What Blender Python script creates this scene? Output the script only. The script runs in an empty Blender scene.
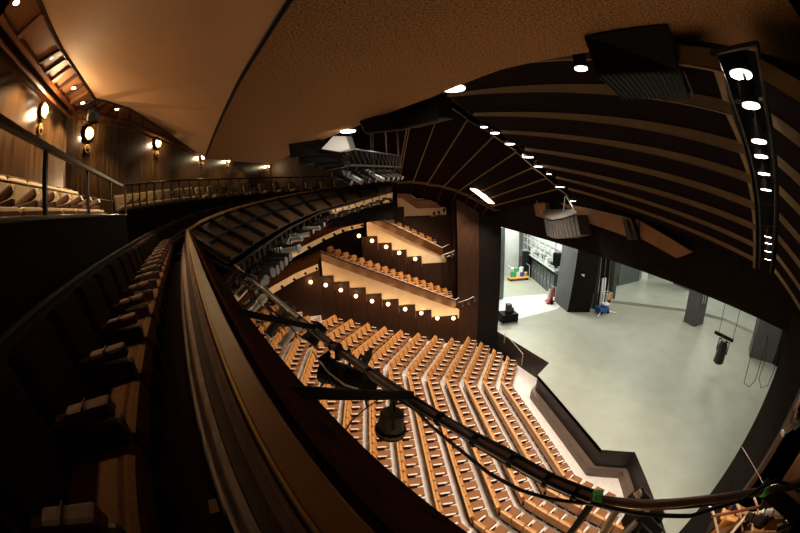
import bpy, bmesh, math, random
from mathutils import Vector, Matrix
random.seed(7)
SC = bpy.context.scene
COL = SC.collection
R_ = math.radians

# ------------------------------------------------------------------ camera (15 mm full frame fisheye)
FPX = 15.0 / 36.0 * 800
YAW, PITCH, ROLL = R_(4.3), R_(12.5), R_(-2.5)
EYE = Vector((0, 0, 11))
nd = Vector((-math.cos(PITCH) * math.sin(ROLL), -math.cos(PITCH) * math.cos(ROLL), -math.sin(PITCH)))
up = -nd.normalized()
fw = Vector((0, 0, -1)); fh = (fw - up * fw.dot(up)).normalized(); rt = fh.cross(up)
CAMROT = Matrix.Rotation(-YAW, 3, 'Z') @ Matrix((rt, fh, up))
cd = bpy.data.cameras.new('camera'); cam = bpy.data.objects.new('camera', cd); COL.objects.link(cam); SC.camera = cam
cd.type = 'PANO'; cd.sensor_width = 36; cd.clip_start = 0.02; cd.clip_end = 300
pc = cd if hasattr(cd, 'panorama_type') else cd.cycles
pc.panorama_type = 'FISHEYE_EQUISOLID'; pc.fisheye_lens = 15.0; pc.fisheye_fov = math.pi
m4 = CAMROT.to_4x4(); m4.translation = EYE; cam.matrix_world = m4

def ray(px, py):                       # direction seen at a point of the photograph (800 x 533)
    x, y = px - 400, 266.5 - py; r = math.hypot(x, y) + 1e-9
    th = 2 * math.asin(min(1, r / (2 * FPX)))
    return CAMROT @ Vector((math.sin(th) * x / r, math.sin(th) * y / r, -math.cos(th)))
def atz(px, py, z): d = ray(px, py); return EYE + d * ((z - EYE.z) / d.z)
def aty(px, py, y): d = ray(px, py); return EYE + d * (y / d.y)
def atx(px, py, x): d = ray(px, py); return EYE + d * (x / d.x)
def atr(px, py, r): d = ray(px, py); return EYE + d * (r / math.hypot(d.x, d.y))
def pix(p):
    c = CAMROT.transposed() @ (Vector(p) - EYE); c.normalize()
    th = math.acos(max(-1, min(1, -c.z))); r = 2 * FPX * math.sin(th / 2); h = math.hypot(c.x, c.y) + 1e-9
    return 400 + c.x / h * r, 266.5 - c.y / h * r
U = Vector((-.545, .839, 0)); N = Vector((.839, .545, 0))     # along / across the gallery front
def G(a, o, z): return Vector((U.x * a + N.x * o, U.y * a + N.y * o, z))

# ------------------------------------------------------------------ materials
def mat(name, col, rough=.6, metal=0, noise=0, nscale=8, bump=0, bscale=60, emit=None, estr=0, wood=False, stretch=(1, 1, 1), spec=.5, sheen=0):
    m = bpy.data.materials.new(name); m.use_nodes = True
    nt = m.node_tree; b = nt.nodes['Principled BSDF']; L = nt.links.new
    b.inputs['Base Color'].default_value = (*col, 1); b.inputs['Roughness'].default_value = rough
    b.inputs['Metallic'].default_value = metal; b.inputs['Specular IOR Level'].default_value = spec
    if sheen: b.inputs['Sheen Weight'].default_value = sheen
    if noise or bump or wood:
        tc = nt.nodes.new('ShaderNodeTexCoord'); mp = nt.nodes.new('ShaderNodeMapping'); mp.inputs['Scale'].default_value = stretch
        L(tc.outputs['Object'], mp.inputs['Vector'])
    if noise or wood:
        nz = nt.nodes.new('ShaderNodeTexNoise'); nz.inputs['Scale'].default_value = nscale; nz.inputs['Detail'].default_value = 6
        L(mp.outputs[0], nz.inputs['Vector'])
        cr = nt.nodes.new('ShaderNodeValToRGB')
        k = noise or .5
        cr.color_ramp.elements[0].position = .3; cr.color_ramp.elements[1].position = .7
        cr.color_ramp.elements[0].color = (*[c * (1 - k) for c in col], 1)
        cr.color_ramp.elements[1].color = (*[min(1, c * (1 + k)) for c in col], 1)
        L(nz.outputs['Fac'], cr.inputs[0]); L(cr.outputs[0], b.inputs['Base Color'])
    if bump:
        nb = nt.nodes.new('ShaderNodeTexNoise'); nb.inputs['Scale'].default_value = bscale; nb.inputs['Detail'].default_value = 4
        L(mp.outputs[0], nb.inputs['Vector'])
        bp = nt.nodes.new('ShaderNodeBump'); bp.inputs['Strength'].default_value = bump; bp.inputs['Distance'].default_value = .02
        L(nb.outputs['Fac'], bp.inputs['Height']); L(bp.outputs[0], b.inputs['Normal'])
    if emit:
        b.inputs['Emission Color'].default_value = (*emit, 1); b.inputs['Emission Strength'].default_value = estr
    return m
M = {}
def dm(k, *a, **kw): M[k] = mat(k, *a, **kw)
dm('wood_dark', (.030, .011, .005), .5, noise=.5, nscale=5, stretch=(3, 3, .35), wood=True, spec=.25)
dm('wood_wall', (.032, .0155, .0062), .22, noise=.6, nscale=6, stretch=(1.6, 1.6, .12), wood=True, spec=.6)
dm('wood_side', (.045, .019, .009), .5, noise=.3, nscale=4, stretch=(1.5, 1.5, .3), wood=True, spec=.2)
dm('wood_front', (.17, .065, .022), .4, noise=.3, nscale=9, stretch=(1, 1, 1), wood=True)
dm('wood_floorboard', (.042, .016, .006), .8, noise=.4, nscale=7, wood=True, spec=0)
dm('fascia_panel', (.075, .04, .018), .6, noise=.25, nscale=4, spec=.2)
dm('cream', (.78, .58, .36), .6, noise=.05, nscale=3)
dm('seat_fabric', (.24, .088, .02), .75, noise=.12, nscale=30, sheen=.05)
dm('seat_back', (.50, .205, .052), .65, noise=.15, nscale=20)
dm('seat_wood', (.60, .29, .085), .45, noise=.25, nscale=14, stretch=(1, .3, 1))
dm('seat_dark', (.03, .010, .005), .6, spec=.2)
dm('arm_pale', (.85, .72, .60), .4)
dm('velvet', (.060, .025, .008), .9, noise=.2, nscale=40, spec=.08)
dm('velvet_shaded', (.022, .009, .005), .95, noise=.2, nscale=40, spec=.05)  # same velvet darkened, shade on the backrests put into the colour
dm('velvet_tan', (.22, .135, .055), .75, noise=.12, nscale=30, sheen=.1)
dm('arm_leather', (.07, .042, .031), .7, noise=.2, nscale=20, spec=.05)
dm('plate', (.75, .68, .55), .4)
dm('brass', (.165, .09, .028), .34, metal=.6, noise=.15, nscale=6)
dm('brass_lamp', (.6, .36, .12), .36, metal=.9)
dm('black', (.006, .005, .005), .55, spec=.12)
dm('black_gloss', (.012, .010, .010), .28)
dm('black_cloth', (.011, .008, .007), .95, noise=.3, nscale=3, spec=.1)
dm('dark_steel', (.028, .021, .016), .42, metal=.2, noise=.2, nscale=20, spec=.3)
dm('pipe', (.27, .165, .125), .3, metal=.3, noise=.2, nscale=15)
dm('cable', (.012, .010, .010), .5)
dm('cable_pale', (.45, .36, .3), .5)
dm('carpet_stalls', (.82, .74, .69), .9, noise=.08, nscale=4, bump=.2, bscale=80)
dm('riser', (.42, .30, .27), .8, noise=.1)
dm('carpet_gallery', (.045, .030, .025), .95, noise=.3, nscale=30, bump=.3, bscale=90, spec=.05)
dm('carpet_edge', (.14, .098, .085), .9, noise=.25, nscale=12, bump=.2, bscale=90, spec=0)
dm('stage', (.335, .335, .265), .42, noise=.07, nscale=.8, bump=.03, bscale=30)
dm('stage_rear', (.40, .42, .35), .35, noise=.1, nscale=.4)
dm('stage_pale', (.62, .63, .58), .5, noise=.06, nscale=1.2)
dm('stage_front', (.012, .008, .007), .5, noise=.2, nscale=3)
dm('stage_ledge', (.13, .085, .06), .5, noise=.15, nscale=4)
dm('fin', (.0055, .0014, .0012), .9, spec=.03, noise=.25, nscale=1.5, bump=.2, bscale=50)
dm('fin_edge', (.17, .118, .062), .8, noise=.1, nscale=5, spec=.1)
dm('soffit', (.29, .155, .064), .95, noise=.7, nscale=60, bump=1, bscale=70, spec=.1)
dm('plaster', (.70, .43, .245), .7, noise=.06, nscale=1.2)
dm('coffer', (.26, .11, .045), .5, noise=.15, nscale=3)
dm('coffer_bar', (.05, .02, .01), .5)
dm('red_trim', (.16, .05, .018), .3, noise=.2, nscale=6)
dm('bulkhead', (.24, .12, .045), .6, noise=.15, nscale=1.5)
dm('array_grey', (.06, .047, .04), .6, noise=.1, nscale=4)
dm('array_top', (.28, .25, .22), .5)
dm('white', (.8, .8, .78), .5)
dm('grey_wall', (.62, .64, .60), .7, noise=.08, nscale=.8)
dm('flat_grey', (.085, .085, .085), .6, noise=.15, nscale=.8)
dm('locker', (.10, .115, .11), .5, noise=.15, nscale=2)
dm('steel', (.62, .64, .62), .35, metal=.4)
dm('red', (.7, .05, .04), .5)
dm('blue', (.03, .11, .42), .4)
dm('green', (.06, .35, .10), .5)
dm('green_tape', (.18, .78, .22), .5)
dm('yellow', (.42, .25, .06), .5)
dm('orange', (.8, .35, .08), .5)
dm('olive', (.05, .043, .028), .6, spec=.2)
dm('cardboard', (.55, .36, .18), .7)
dm('lens', (.25, .25, .28), .1, spec=.8)
dm('globe', (1, .85, .6), .4, emit=(1, .60, .24), estr=4.5)
dm('sconce_glass', (1, .85, .6), .4, emit=(1, .74, .42), estr=26)
dm('downlight', (1, 1, 1), .4, emit=(1, .93, .84), estr=9)
dm('spot_glow', (1, 1, 1), .4, emit=(1, .72, .42), estr=4)
dm('star', (1, 1, 1), .4, emit=(1, .85, .6), estr=30)

def boards(k, w, h, dark):
    nt = M[k].node_tree; b = nt.nodes['Principled BSDF']; src = b.inputs['Base Color'].links[0].from_socket
    tc = nt.nodes.new('ShaderNodeTexCoord'); mp = nt.nodes.new('ShaderNodeMapping'); mp.inputs['Rotation'].default_value = (0, 0, R_(28))
    br = nt.nodes.new('ShaderNodeTexBrick'); br.inputs['Scale'].default_value = 1; br.inputs['Brick Width'].default_value = w; br.inputs['Row Height'].default_value = h
    br.inputs['Mortar Size'].default_value = .012; br.inputs['Color1'].default_value = (1, 1, 1, 1); br.inputs['Color2'].default_value = (.965, .965, .965, 1); br.inputs['Mortar'].default_value = (dark, dark, dark, 1)
    mx = nt.nodes.new('ShaderNodeMix'); mx.data_type = 'RGBA'; mx.blend_type = 'MULTIPLY'; mx.inputs[0].default_value = 1
    L = nt.links.new; L(tc.outputs['Object'], mp.inputs['Vector']); L(mp.outputs[0], br.inputs['Vector']); L(src, mx.inputs[6]); L(br.outputs['Color'], mx.inputs[7]); L(mx.outputs[2], b.inputs['Base Color'])
boards('stage', 3.66, 1.22, .9); boards('stage_rear', 3.66, 1.22, .9)

# ------------------------------------------------------------------ mesh builder
class MB:
    def __init__(s): s.v = []; s.f = []; s.m = []
    def add(s, vs, fs, m=0):
        o = len(s.v); s.v += [Vector(v) for v in vs]; s.f += [tuple(i + o for i in f) for f in fs]; s.m += [m] * len(fs); return s
    def box(s, c, d, rot=None, m=0, taper=1):
        c = Vector(c); x, y, z = [k / 2 for k in d]; vs = []
        for k in (-1, 1):
            t = taper if k > 0 else 1
            for i, j in ((-1, -1), (1, -1), (1, 1), (-1, 1)):
                p = Vector((i * x * t, j * y * t, k * z)); vs.append(c + (rot @ p if rot else p))
        return s.add(vs, [(3, 2, 1, 0), (4, 5, 6, 7), (0, 1, 5, 4), (1, 2, 6, 5), (2, 3, 7, 6), (3, 0, 4, 7)], m)
    def bar(s, a, b, w, h, m=0):                       # box beam from a to b
        a, b = Vector(a), Vector(b); d = b - a; L = d.length
        return s.box((a + b) / 2, (w, h, L), d.to_track_quat('Z', 'Y').to_matrix(), m)
    def beam(s, a, b, w, h, m=0):                      # w horizontal, h vertical
        a, b = Vector(a), Vector(b); d = (b - a).normalized(); sx = d.cross(Vector((0, 0, 1))).normalized(); uz = sx.cross(d)
        r = Matrix((sx, d, uz)).transposed()
        return s.box((a + b) / 2, (w, (b - a).length, h), r, m)
    def tube(s, pts, r, n=8, m=0, cap=True):
        pts = [Vector(p) for p in pts]; vs = []; fs = []; K = len(pts); q = None
        for i, p in enumerate(pts):
            t = (pts[min(i + 1, K - 1)] - pts[max(i - 1, 0)]).normalized()
            if q is None: q = t.orthogonal().normalized()
            q = (q - t * q.dot(t)).normalized(); w = t.cross(q)
            rr = r[i] if isinstance(r, (list, tuple)) else r
            for j in range(n):
                a = 2 * math.pi * j / n; vs.append(p + (q * math.cos(a) + w * math.sin(a)) * rr)
        for i in range(K - 1):
            for j in range(n):
                k = (j + 1) % n; fs.append((i * n + j, i * n + k, (i + 1) * n + k, (i + 1) * n + j))
        if cap: fs.append(tuple(range(n - 1, -1, -1))); fs.append(tuple((K - 1) * n + j for j in range(n)))
        return s.add(vs, fs, m)
    def cyl(s, a, b, r, n=14, m=0, r2=None): return s.tube([a, b], [r, r if r2 is None else r2], n, m)
    def ball(s, c, r, m=0, n=10, sq=(1, 1, 1)):
        c = Vector(c); vs = []; fs = []; h = n // 2 + 1
        for i in range(1, h):
            for j in range(n):
                a, b = math.pi * i / h, 2 * math.pi * j / n
                vs.append(c + Vector((math.sin(a) * math.cos(b) * sq[0], math.sin(a) * math.sin(b) * sq[1], math.cos(a) * sq[2])) * r)
        t, bt = len(vs), len(vs) + 1; vs += [c + Vector((0, 0, r * sq[2])), c - Vector((0, 0, r * sq[2]))]
        for i in range(h - 2):
            for j in range(n): k = (j + 1) % n; fs.append((i * n + j, (i + 1) * n + j, (i + 1) * n + k, i * n + k))
        for j in range(n): k = (j + 1) % n; fs += [(t, j, k), (bt, (h - 2) * n + k, (h - 2) * n + j)]
        return s.add(vs, fs, m)
    def prism(s, poly, ext, m=0):                      # polygon and its copy moved by ext
        poly = [Vector(p) for p in poly]; e = Vector(ext); n = len(poly)
        return s.add(poly + [p + e for p in poly], [tuple(range(n - 1, -1, -1)), tuple(range(n, 2 * n))] + [(i, (i + 1) % n, (i + 1) % n + n, i + n) for i in range(n)], m)
    def sheet(s, A, B, ext, m=0):                      # thick ribbon between polylines A and B
        A = [Vector(p) for p in A]; B = [Vector(p) for p in B]; e = Vector(ext)
        for i in range(len(A) - 1): s.prism([A[i], A[i + 1], B[i + 1], B[i]], e, m)
        return s
    def loft(s, A, B, ext, m=0, mside=None):           # one closed solid between two polylines
        n = len(A); e = Vector(ext); vs = [Vector(p) for p in A] + [Vector(p) for p in B]; vs += [v + e for v in vs]
        ms = m if mside is None else mside
        bt = [(i, i + 1, n + i + 1, n + i) for i in range(n - 1)]; tp = [tuple(2 * n + k for k in reversed(f)) for f in bt]
        o = 2 * n; sd = []
        for i in range(n - 1): sd += [(i + 1, i, o + i, o + i + 1), (n + i, n + i + 1, o + n + i + 1, o + n + i)]
        sd += [(0, n, o + n, o), (n + n - 1, n - 1, o + n - 1, o + n + n - 1)]
        s.add(vs, bt + tp, m); base = len(s.v) - len(vs)
        s.f += [tuple(i + base for i in f) for f in sd]; s.m += [ms] * len(sd)
        return s
    def build(s, name, mats, parent=None, bevel=0, smooth=False, local=False, seg=2):
        if not isinstance(mats, (list, tuple)): mats = [mats]
        me = bpy.data.meshes.new(name); off = Vector((0, 0, 0))
        if parent is not None and not local:
            p = parent
            while p is not None: off += p.location; p = p.parent
        me.from_pydata([tuple(v - off) for v in s.v], [], s.f); me.polygons.foreach_set('material_index', s.m)
        for m in mats: me.materials.append(M[m])
        bm = bmesh.new(); bm.from_mesh(me); bmesh.ops.recalc_face_normals(bm, faces=bm.faces)
        if bevel:
            ed = [e for e in bm.edges if len(e.link_faces) == 2 and e.calc_face_angle(0) > .6]
            bmesh.ops.bevel(bm, geom=ed, offset=bevel, segments=seg, affect='EDGES', profile=.5, clamp_overlap=True)
        bm.to_mesh(me); bm.free()
        if smooth: me.polygons.foreach_set('use_smooth', [True] * len(me.polygons))
        me.update(); o = bpy.data.objects.new(name, me); COL.objects.link(o)
        if parent is not None: o.parent = parent
        return o
def tag(o, label=None, cat=None, group=None, kind=None):
    if label: o['label'] = label
    if cat: o['category'] = cat
    if group: o['group'] = group
    if kind: o['kind'] = kind
    return o
def thing(name, label, cat, loc=(0, 0, 0), rz=0, group=None):
    o = bpy.data.objects.new(name, None); COL.objects.link(o); o.location = loc; o.rotation_euler = (0, 0, rz); o.empty_display_size = .1
    return tag(o, label, cat, group)
def struct(name, mb, mats, label=None, cat='structure', **kw):
    o = mb.build(name, mats, **kw); return tag(o, label, cat, None, 'structure')
def copy_tree(o, parent=None):
    c = o.copy(); COL.objects.link(c)
    if parent is not None: c.parent = parent
    for ch in list(o.children): copy_tree(ch, c)
    return c
ORD = ['first', 'second', 'third', 'fourth', 'fifth', 'sixth', 'seventh', 'eighth', 'ninth', 'tenth', 'eleventh', 'twelfth', 'thirteenth', 'fourteenth', 'fifteenth', 'sixteenth',
       'seventeenth', 'eighteenth', 'nineteenth', 'twentieth', 'twenty-first', 'twenty-second', 'twenty-third', 'twenty-fourth', 'twenty-fifth', 'twenty-sixth', 'twenty-seventh', 'twenty-eighth', 'twenty-ninth', 'thirtieth']
def light(name, typ, loc, power, col=(1, .85, .65), size=.1, aim=None, cone=120, blend=.6, shape=None, size_y=None):
    l = bpy.data.lights.new(name, typ); l.energy = power; l.color = col
    if typ == 'AREA':
        l.size = size
        if size_y: l.shape = 'RECTANGLE'; l.size_y = size_y
    else: l.shadow_soft_size = size
    if typ == 'SPOT': l.spot_size = R_(cone); l.spot_blend = blend
    o = bpy.data.objects.new(name, l); COL.objects.link(o); o.location = loc
    d = Vector(aim) - Vector(loc) if aim is not None else Vector((0, 0, -1))
    o.rotation_euler = d.to_track_quat('-Z', 'Y').to_euler()
    return o
def lerp(a, b, t): return a + (b - a) * t
YM = 12.3                                              # the hall is symmetric about this plane
def mir(p): return Vector((p[0], 2 * YM - p[1], p[2]))
def mirt(p): return Vector((p[0], 25.3 - p[1], p[2]))   # the near tiers come forward a little more

# ================================================================== STALLS
NR = 16
def zfl(k): return [-1.75, -1.66, -1.56, -1.44, -1.30][k] if k < 5 else -1.30 + .335 * (k - 4) + .006 * (k - 4) ** 2
YC, SIDE = 12.7, R_(29)
sdir = Vector((math.sin(SIDE), math.cos(SIDE), 0))
def xrow(k): return 7.64 - 1.19 * k
def hw(k): return 4.6 + .29 * min(k, 7) + .1 * max(0, k - 7)
def side_len(k): return [3.5, 4.6, 5.7, 6.55][k] if k < 4 else (23.75 - YC - hw(k)) / math.cos(SIDE)
def rowline(k, dx=0, z=None, ext=0):
    x = xrow(k) + dx; z = zfl(k) if z is None else z; h = hw(k) - dx * math.tan(SIDE / 2); l = side_len(k) + ext
    b1, b2 = Vector((x, YC + h, z)), Vector((x, YC - h, z))
    return [b1 + sdir * l, b1, b2, b2 + Vector((sdir.x, -sdir.y, 0)) * l]
fl = MB()
front = [Vector((11.9, 23.6, -1.95)), Vector((12, 18, -1.95)), Vector((12, 7, -1.95)), Vector((11.9, 1.2, -1.95))]
for k in range(NR):
    A = rowline(k, -.12, zfl(k), .5); B = rowline(k - 1, -.12, zfl(k), .5) if k else [p + Vector((0, 0, zfl(0) - p.z)) for p in front]
    fl.sheet(A, B, (0, 0, -.6), 0)
bk = rowline(NR - 1, -.12, zfl(NR - 1) + .35, .5)
fl.sheet([p + Vector((-6, 0, 0)) for p in bk], bk, (0, 0, -.6), 0)
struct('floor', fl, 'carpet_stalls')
rs = MB()
for k in range(1, NR):                                 # riser band behind each row in front
    A = rowline(k - 1, -.13, zfl(k) - .02, .1); B = rowline(k - 1, -.13, zfl(k - 1) + .02, .1)
    rs.sheet(A, B, (.03, 0, 0), 0)
struct('trim_1', rs, 'riser')

# seat prototype, facing +X; origin on the floor under the backrest line
def seat_proto(name, fab, wood, w=.585, pale='arm_pale', cx=.35, cl=.50, tilt=0, arm_m='seat_dark'):
    root = thing(name, 'x', 'seat')
    b = MB(); t = .10
    R1 = Matrix.Rotation(R_(-13), 3, 'Y')
    b.box((.05, 0, .64), (.13, w * .90, .54), R1); b.build('backrest', fab, root, bevel=.055, local=True)
    s = MB(); s.box((-.045, 0, .56), (.035, w, .74), R1, 0); s.box((-.11, 0, .93), (.09, w, .035), R1, 0); s.build('back_shell', wood, root, bevel=.008, local=True, seg=1)
    c = MB(); c.box((cx, 0, .41), (cl, w * (.80 if cl > .6 else .92), .15), Matrix.Rotation(R_(-6), 3, 'Y')); c.build('cushion', fab, root, bevel=.045, local=True)
    a = MB(); a.box((cx - .05 if cl > .6 else .30, w / 2, .62), (.40 if cl > .6 else .34, .075, .04), Matrix.Rotation(R_(-tilt), 3, 'Y'), 0); a.build('armrest', pale, root, bevel=.012, local=True, seg=1)
    p = MB(); p.box((.22, 0, .17), (.34, w * .7, .34), None, 0); p.box((.28, w / 2, .3), (.40, .085, .58), None, 0); p.build('pedestal', arm_m, root, bevel=.01, local=True, seg=1)
    return root

# ================================================================== STAGE
stage_poly = [(9.4, 23.3), (11.0, 17.1), (9.53, 15.95), (9.53, 8.3), (11.0, 7.25), (9.4, 2.2), (7.9, .6), (9.4, -8), (62, -8), (62, 52), (9.4, 52), (9.4, 24.4)]
st = MB(); st.prism([(x, y, 0) for x, y in stage_poly], (0, 0, -.25)); struct('floor_stage', st, 'stage', 'grey-green painted stage floor', 'floor')
fr = MB()
edge = [(7.9, 24.0), (9.4, 23.3), (11.0, 17.1), (9.53, 15.95), (9.53, 8.3), (11.0, 7.25), (9.4, 2.2), (7.9, .6)]
for (a, b) in zip(edge[:-1], edge[1:]):
    a3, b3 = Vector((*a, -.02)), Vector((*b, -.02)); d = (b3 - a3).normalized(); nrm = Vector((d.y, -d.x, 0))
    nrm = nrm if nrm.x > 0 else -nrm
    fr.prism([a3, b3, b3 + Vector((0, 0, -2)), a3 + Vector((0, 0, -2))], nrm * .05)
struct('wall_stage_front', fr, 'stage_front')
lg = MB()                                              # pale ledge along the foot of the stage front
le = [(10.7, 17.0), (9.53, 15.95), (9.53, 8.3), (11.0, 7.25), (9.6, 3.0)]
for (a, b) in zip(le[:-1], le[1:]):
    lg.prism([(a[0] - .32, a[1], -1.15), (b[0] - .32, b[1], -1.15), (b[0], b[1], -1.15), (a[0], a[1], -1.15)], (0, 0, -.75))
struct('trim_2', lg, 'stage_ledge')
# raised rear stage, with its low step
rear = MB(); rp = [atz(606, 302, 0), atz(640, 306, 0), atz(690, 312, 0), atz(725, 321, 0), atz(757, 336, 0), Vector((37, 2, 0)), Vector((61, 2, 0)), Vector((61, 44, 0)), Vector((28, 44, 0))]
rear.prism([Vector((p.x, p.y, .28)) for p in rp], (0, 0, -.27)); struct('floor_rear_stage', rear, 'stage_rear')
# paler working area in the far wing
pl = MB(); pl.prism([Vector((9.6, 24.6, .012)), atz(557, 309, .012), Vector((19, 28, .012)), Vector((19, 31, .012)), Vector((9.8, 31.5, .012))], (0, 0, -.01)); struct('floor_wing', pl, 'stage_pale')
# proscenium: black pier, header, wood side walls
def prosc(f, sfx):
    b = MB(); b.prism([f((7.9, 24.0, -2)), f((9.4, 23.2, -2)) if sfx == 'far' else Vector((9.4, 1.8, -2)), f((9.6, 24.2, -2)), f((8.0, 25.2, -2))], (0, 0, 18)); struct('wall_proscenium_' + sfx, b, 'black_cloth')
    w = MB(); w.prism([f((6.25, 24.2, -2.2)), f((7.9, 24.0, -2.2)), f((8.0, 24.6, -2.2)), f((6.25, 24.9, -2.2))], (0, 0, 16)); struct('wall_side_' + sfx, w, 'wood_side')
    r = MB(); r.prism([f((6.25, 24.3, -2)), f((6.55, 24.9, -2)), f((6.55, 32, -2)), f((6.25, 32, -2))], (0, 0, 16)); struct('wall_return_' + sfx, r, 'wood_side')
prosc(Vector, 'far'); prosc(mir, 'near')
w = MB(); w.prism([(9.6, 24.2, 0), (9.6, 52, 0), (9.9, 52, 0), (9.9, 24.4, 0)], (0, 0, 18)); struct('wall_stage_far', w, 'black_cloth')
w = MB(); w.prism([(9.6, .4, 0), (9.6, -8, 0), (9.9, -8, 0), (9.9, .3, 0)], (0, 0, 18)); struct('wall_stage_near', w, 'black_cloth')
h = MB(); h.prism([(9.4, 25, 8.4), (9.4, -.5, 8.4), (9.4, -.5, 17), (9.4, 25, 17)], (.3, 0, 0)); struct('wall_header', h, 'black_cloth')
w = MB(); w.box((61.8, 22, 9), (.4, 60, 18)); struct('wall_stage_back', w, 'grey_wall')
w = MB(); w.box((36, -8.1, 9), (53, .3, 18)); struct('wall_stage_end_near', w, 'grey_wall')
w = MB(); w.box((36, 52.1, 9), (53, .3, 18)); struct('wall_stage_end_far', w, 'grey_wall')
w = MB(); w.box((36, 22, 18), (54, 61, .3)); struct('ceiling_fly', w, 'black')

# ------------------------------------------------------------------ the far wing behind the proscenium
wb = MB(); wb.prism([(9.9, 38.2, 0), (19.6, 41.5, 0), (19.6, 41.8, 0), (9.9, 38.5, 0)], (0, 0, 14)); struct('wall_wing_end', wb, 'grey_wall')
ws = MB(); ws.prism([(21.2, 41.5, 0), (18.9, 28.3, 0), (19.2, 28.2, 0), (21.6, 41.5, 0)], (0, 0, 14)); struct('wall_wing_side', ws, 'grey_wall')
sd = Vector((18.9 - 21.2, 28.3 - 41.5, 0)).normalized(); sn = Vector((sd.y, -sd.x, 0)); sn = sn if sn.x < 0 else -sn
lock = thing('locker', 'x', 'locker')
l = MB(); l.box((0, 0, 1.2), (.55, 1.02, 2.4)); l.build('body', 'locker', lock, bevel=.02, local=True, seg=1)
for s in (-1, 1):
    dmb = MB(); dmb.box((-.285, s * .25, 1.22), (.03, .47, 2.2)); d_ = dmb.build('door', 'locker', lock, bevel=.008, local=True, seg=1)
    hb = MB(); hb.box((-.31, s * .05, 1.25), (.03, .03, .2)); hb.build('handle', 'steel', d_, local=True)
lrz = math.atan2(sn.y, sn.x) + math.pi
for i in range(9):
    o = lock if i == 0 else copy_tree(lock)
    p = Vector((21.2, 41.5, 0)) + sd * (1.6 + 1.22 * i) + sn * .33
    o.location = p; o.rotation_euler = (0, 0, lrz)
    tag(o, f'dark grey-green two-door steel locker, {ORD[8 - i]} from the big black flat in the far wing', 'locker', 'lockers along the wing wall')
def shelf_rack(o0, z0, n, wid, hgt, label, name='pipe_rack'):
    r = thing(name, label, 'rack', o0)
    for i in range(n + 1):
        q = MB(); a = o0 + sd * (wid * i); q.bar(a + Vector((0, 0, 0)), a + Vector((0, 0, hgt)), .09, .09); q.bar(a + sn * .8, a + sn * .8 + Vector((0, 0, hgt)), .07, .07); q.build('upright', 'steel', r)
    for j in range(4):
        z = hgt * (j + .3) / 4; q = MB()
        q.bar(o0 + Vector((0, 0, z)), o0 + sd * wid * n + Vector((0, 0, z)), .07, .07); q.bar(o0 + sn * .8 + Vector((0, 0, z)), o0 + sn * .8 + sd * wid * n + Vector((0, 0, z)), .07, .07)
        q.build('rail', 'steel', r)
    q = MB()
    for i in range(n): 
        a = o0 + sd * (wid * i) + sn * .8; q.tube([a, a + sd * wid + Vector((0, 0, hgt * .55))], .025, 6)
    q.build('brace', 'steel', r)
    return r
gal = MB(); g0 = Vector((21.2, 41.5, 3.0)); gal.prism([g0, g0 + sd * 13, g0 + sd * 13 + sn * 1.1, g0 + sn * 1.1], (0, 0, .15)); struct('floor_fly_gallery', gal, 'steel')
shelf_rack(g0 + sd * .6 + sn * .15 + Vector((0, 0, .15)), 0, 7, 1.7, 3.4, 'pale steel pipe rack standing on the gallery above the lockers')
for i in range(10):
    b = MB(); c = g0 + sd * (1.2 + 1.15 * i) + sn * .5 + Vector((0, 0, .15)); hh = random.uniform(.35, .9)
    b.box(c + Vector((0, 0, hh / 2)), (.5, random.uniform(.4, .9), hh), Matrix.Rotation(lrz, 3, 'Z'))
    tag(b.build('storage_crate', random.choice(['locker', 'white', 'array_grey', 'steel']), bevel=.02, seg=1), f'storage crate under the pale pipe rack above the lockers, {ORD[9 - i]} from the flat', 'crate', 'crates on the gallery')
# end wall items: framed window, trolley with coloured goods, tall black cabinet
c0 = atz(513, 281, 0)
fr_ = MB(); e0 = Vector((12.2, 38.55, 0)); ed_ = Vector((9.7, 3.3, 0)).normalized()
for t in (1.5, 5.0): fr_.bar(e0 + ed_ * t + Vector((0, -.2, 0)), e0 + ed_ * t + Vector((0, -.2, 7.2)), .28, .28)
fr_.bar(e0 + ed_ * 1.4 + Vector((0, -.2, 7.2)), e0 + ed_ * 5.1 + Vector((0, -.2, 7.2)), .28, .28)
struct('door_1', fr_, 'steel', None, 'door')
tr = thing('goods_trolley', 'low orange-decked trolley loaded with coloured goods in the far wing', 'trolley', (c0.x + .9, c0.y + .4, 0))
q = MB(); q.box((0, 0, .35), (2.8, 1.2, .14)); q.build('deck', 'orange', tr, bevel=.02, local=True, seg=1)
for sx in (-1, 1):
    q = MB(); q.tube([(sx * 1.35, -.5, .4), (sx * 1.35, -.5, 1.9), (sx * 1.35, .5, 1.9), (sx * 1.35, .5, .4)], .04, 6); q.build('end_frame', 'steel', tr, local=True)
    for sy in (-1, 1):
        q = MB(); q.cyl((sx * 1.1, sy * .45 - .04, .14), (sx * 1.1, sy * .45 + .04, .14), .14, 10); q.build('wheel', 'black', tr, local=True)
for i, (m, dx, dz, s) in enumerate([('green', -.8, 0, .7), ('white', -.1, 0, .6), ('blue', .55, 0, .55), ('cardboard', 1.05, 0, .5), ('green', -.3, .62, .55), ('white', .4, .58, .6), ('steel', -.85, .72, .5)]):
    b = MB(); b.box(Vector((c0.x + .9 + dx, c0.y + .4, .425 + dz + s / 2)), (s, s * .8, s), Matrix.Rotation(.2 * i, 3, 'Z'))
    nm = {'green': 'green', 'white': 'white', 'blue': 'blue', 'cardboard': 'brown', 'steel': 'silver'}[m]
    tag(b.build('goods_box', m, bevel=.05, seg=1), f'{nm} box {"stacked on top of" if dz else "on the deck of"} the orange trolley, {ORD[i]} of its load', 'box', 'goods on the trolley')
bc = thing('tall_cabinet', 'tall black tool cabinet standing by the lockers in the far wing', 'cabinet', (*atz(526, 277, 0).xy, 0))
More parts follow.
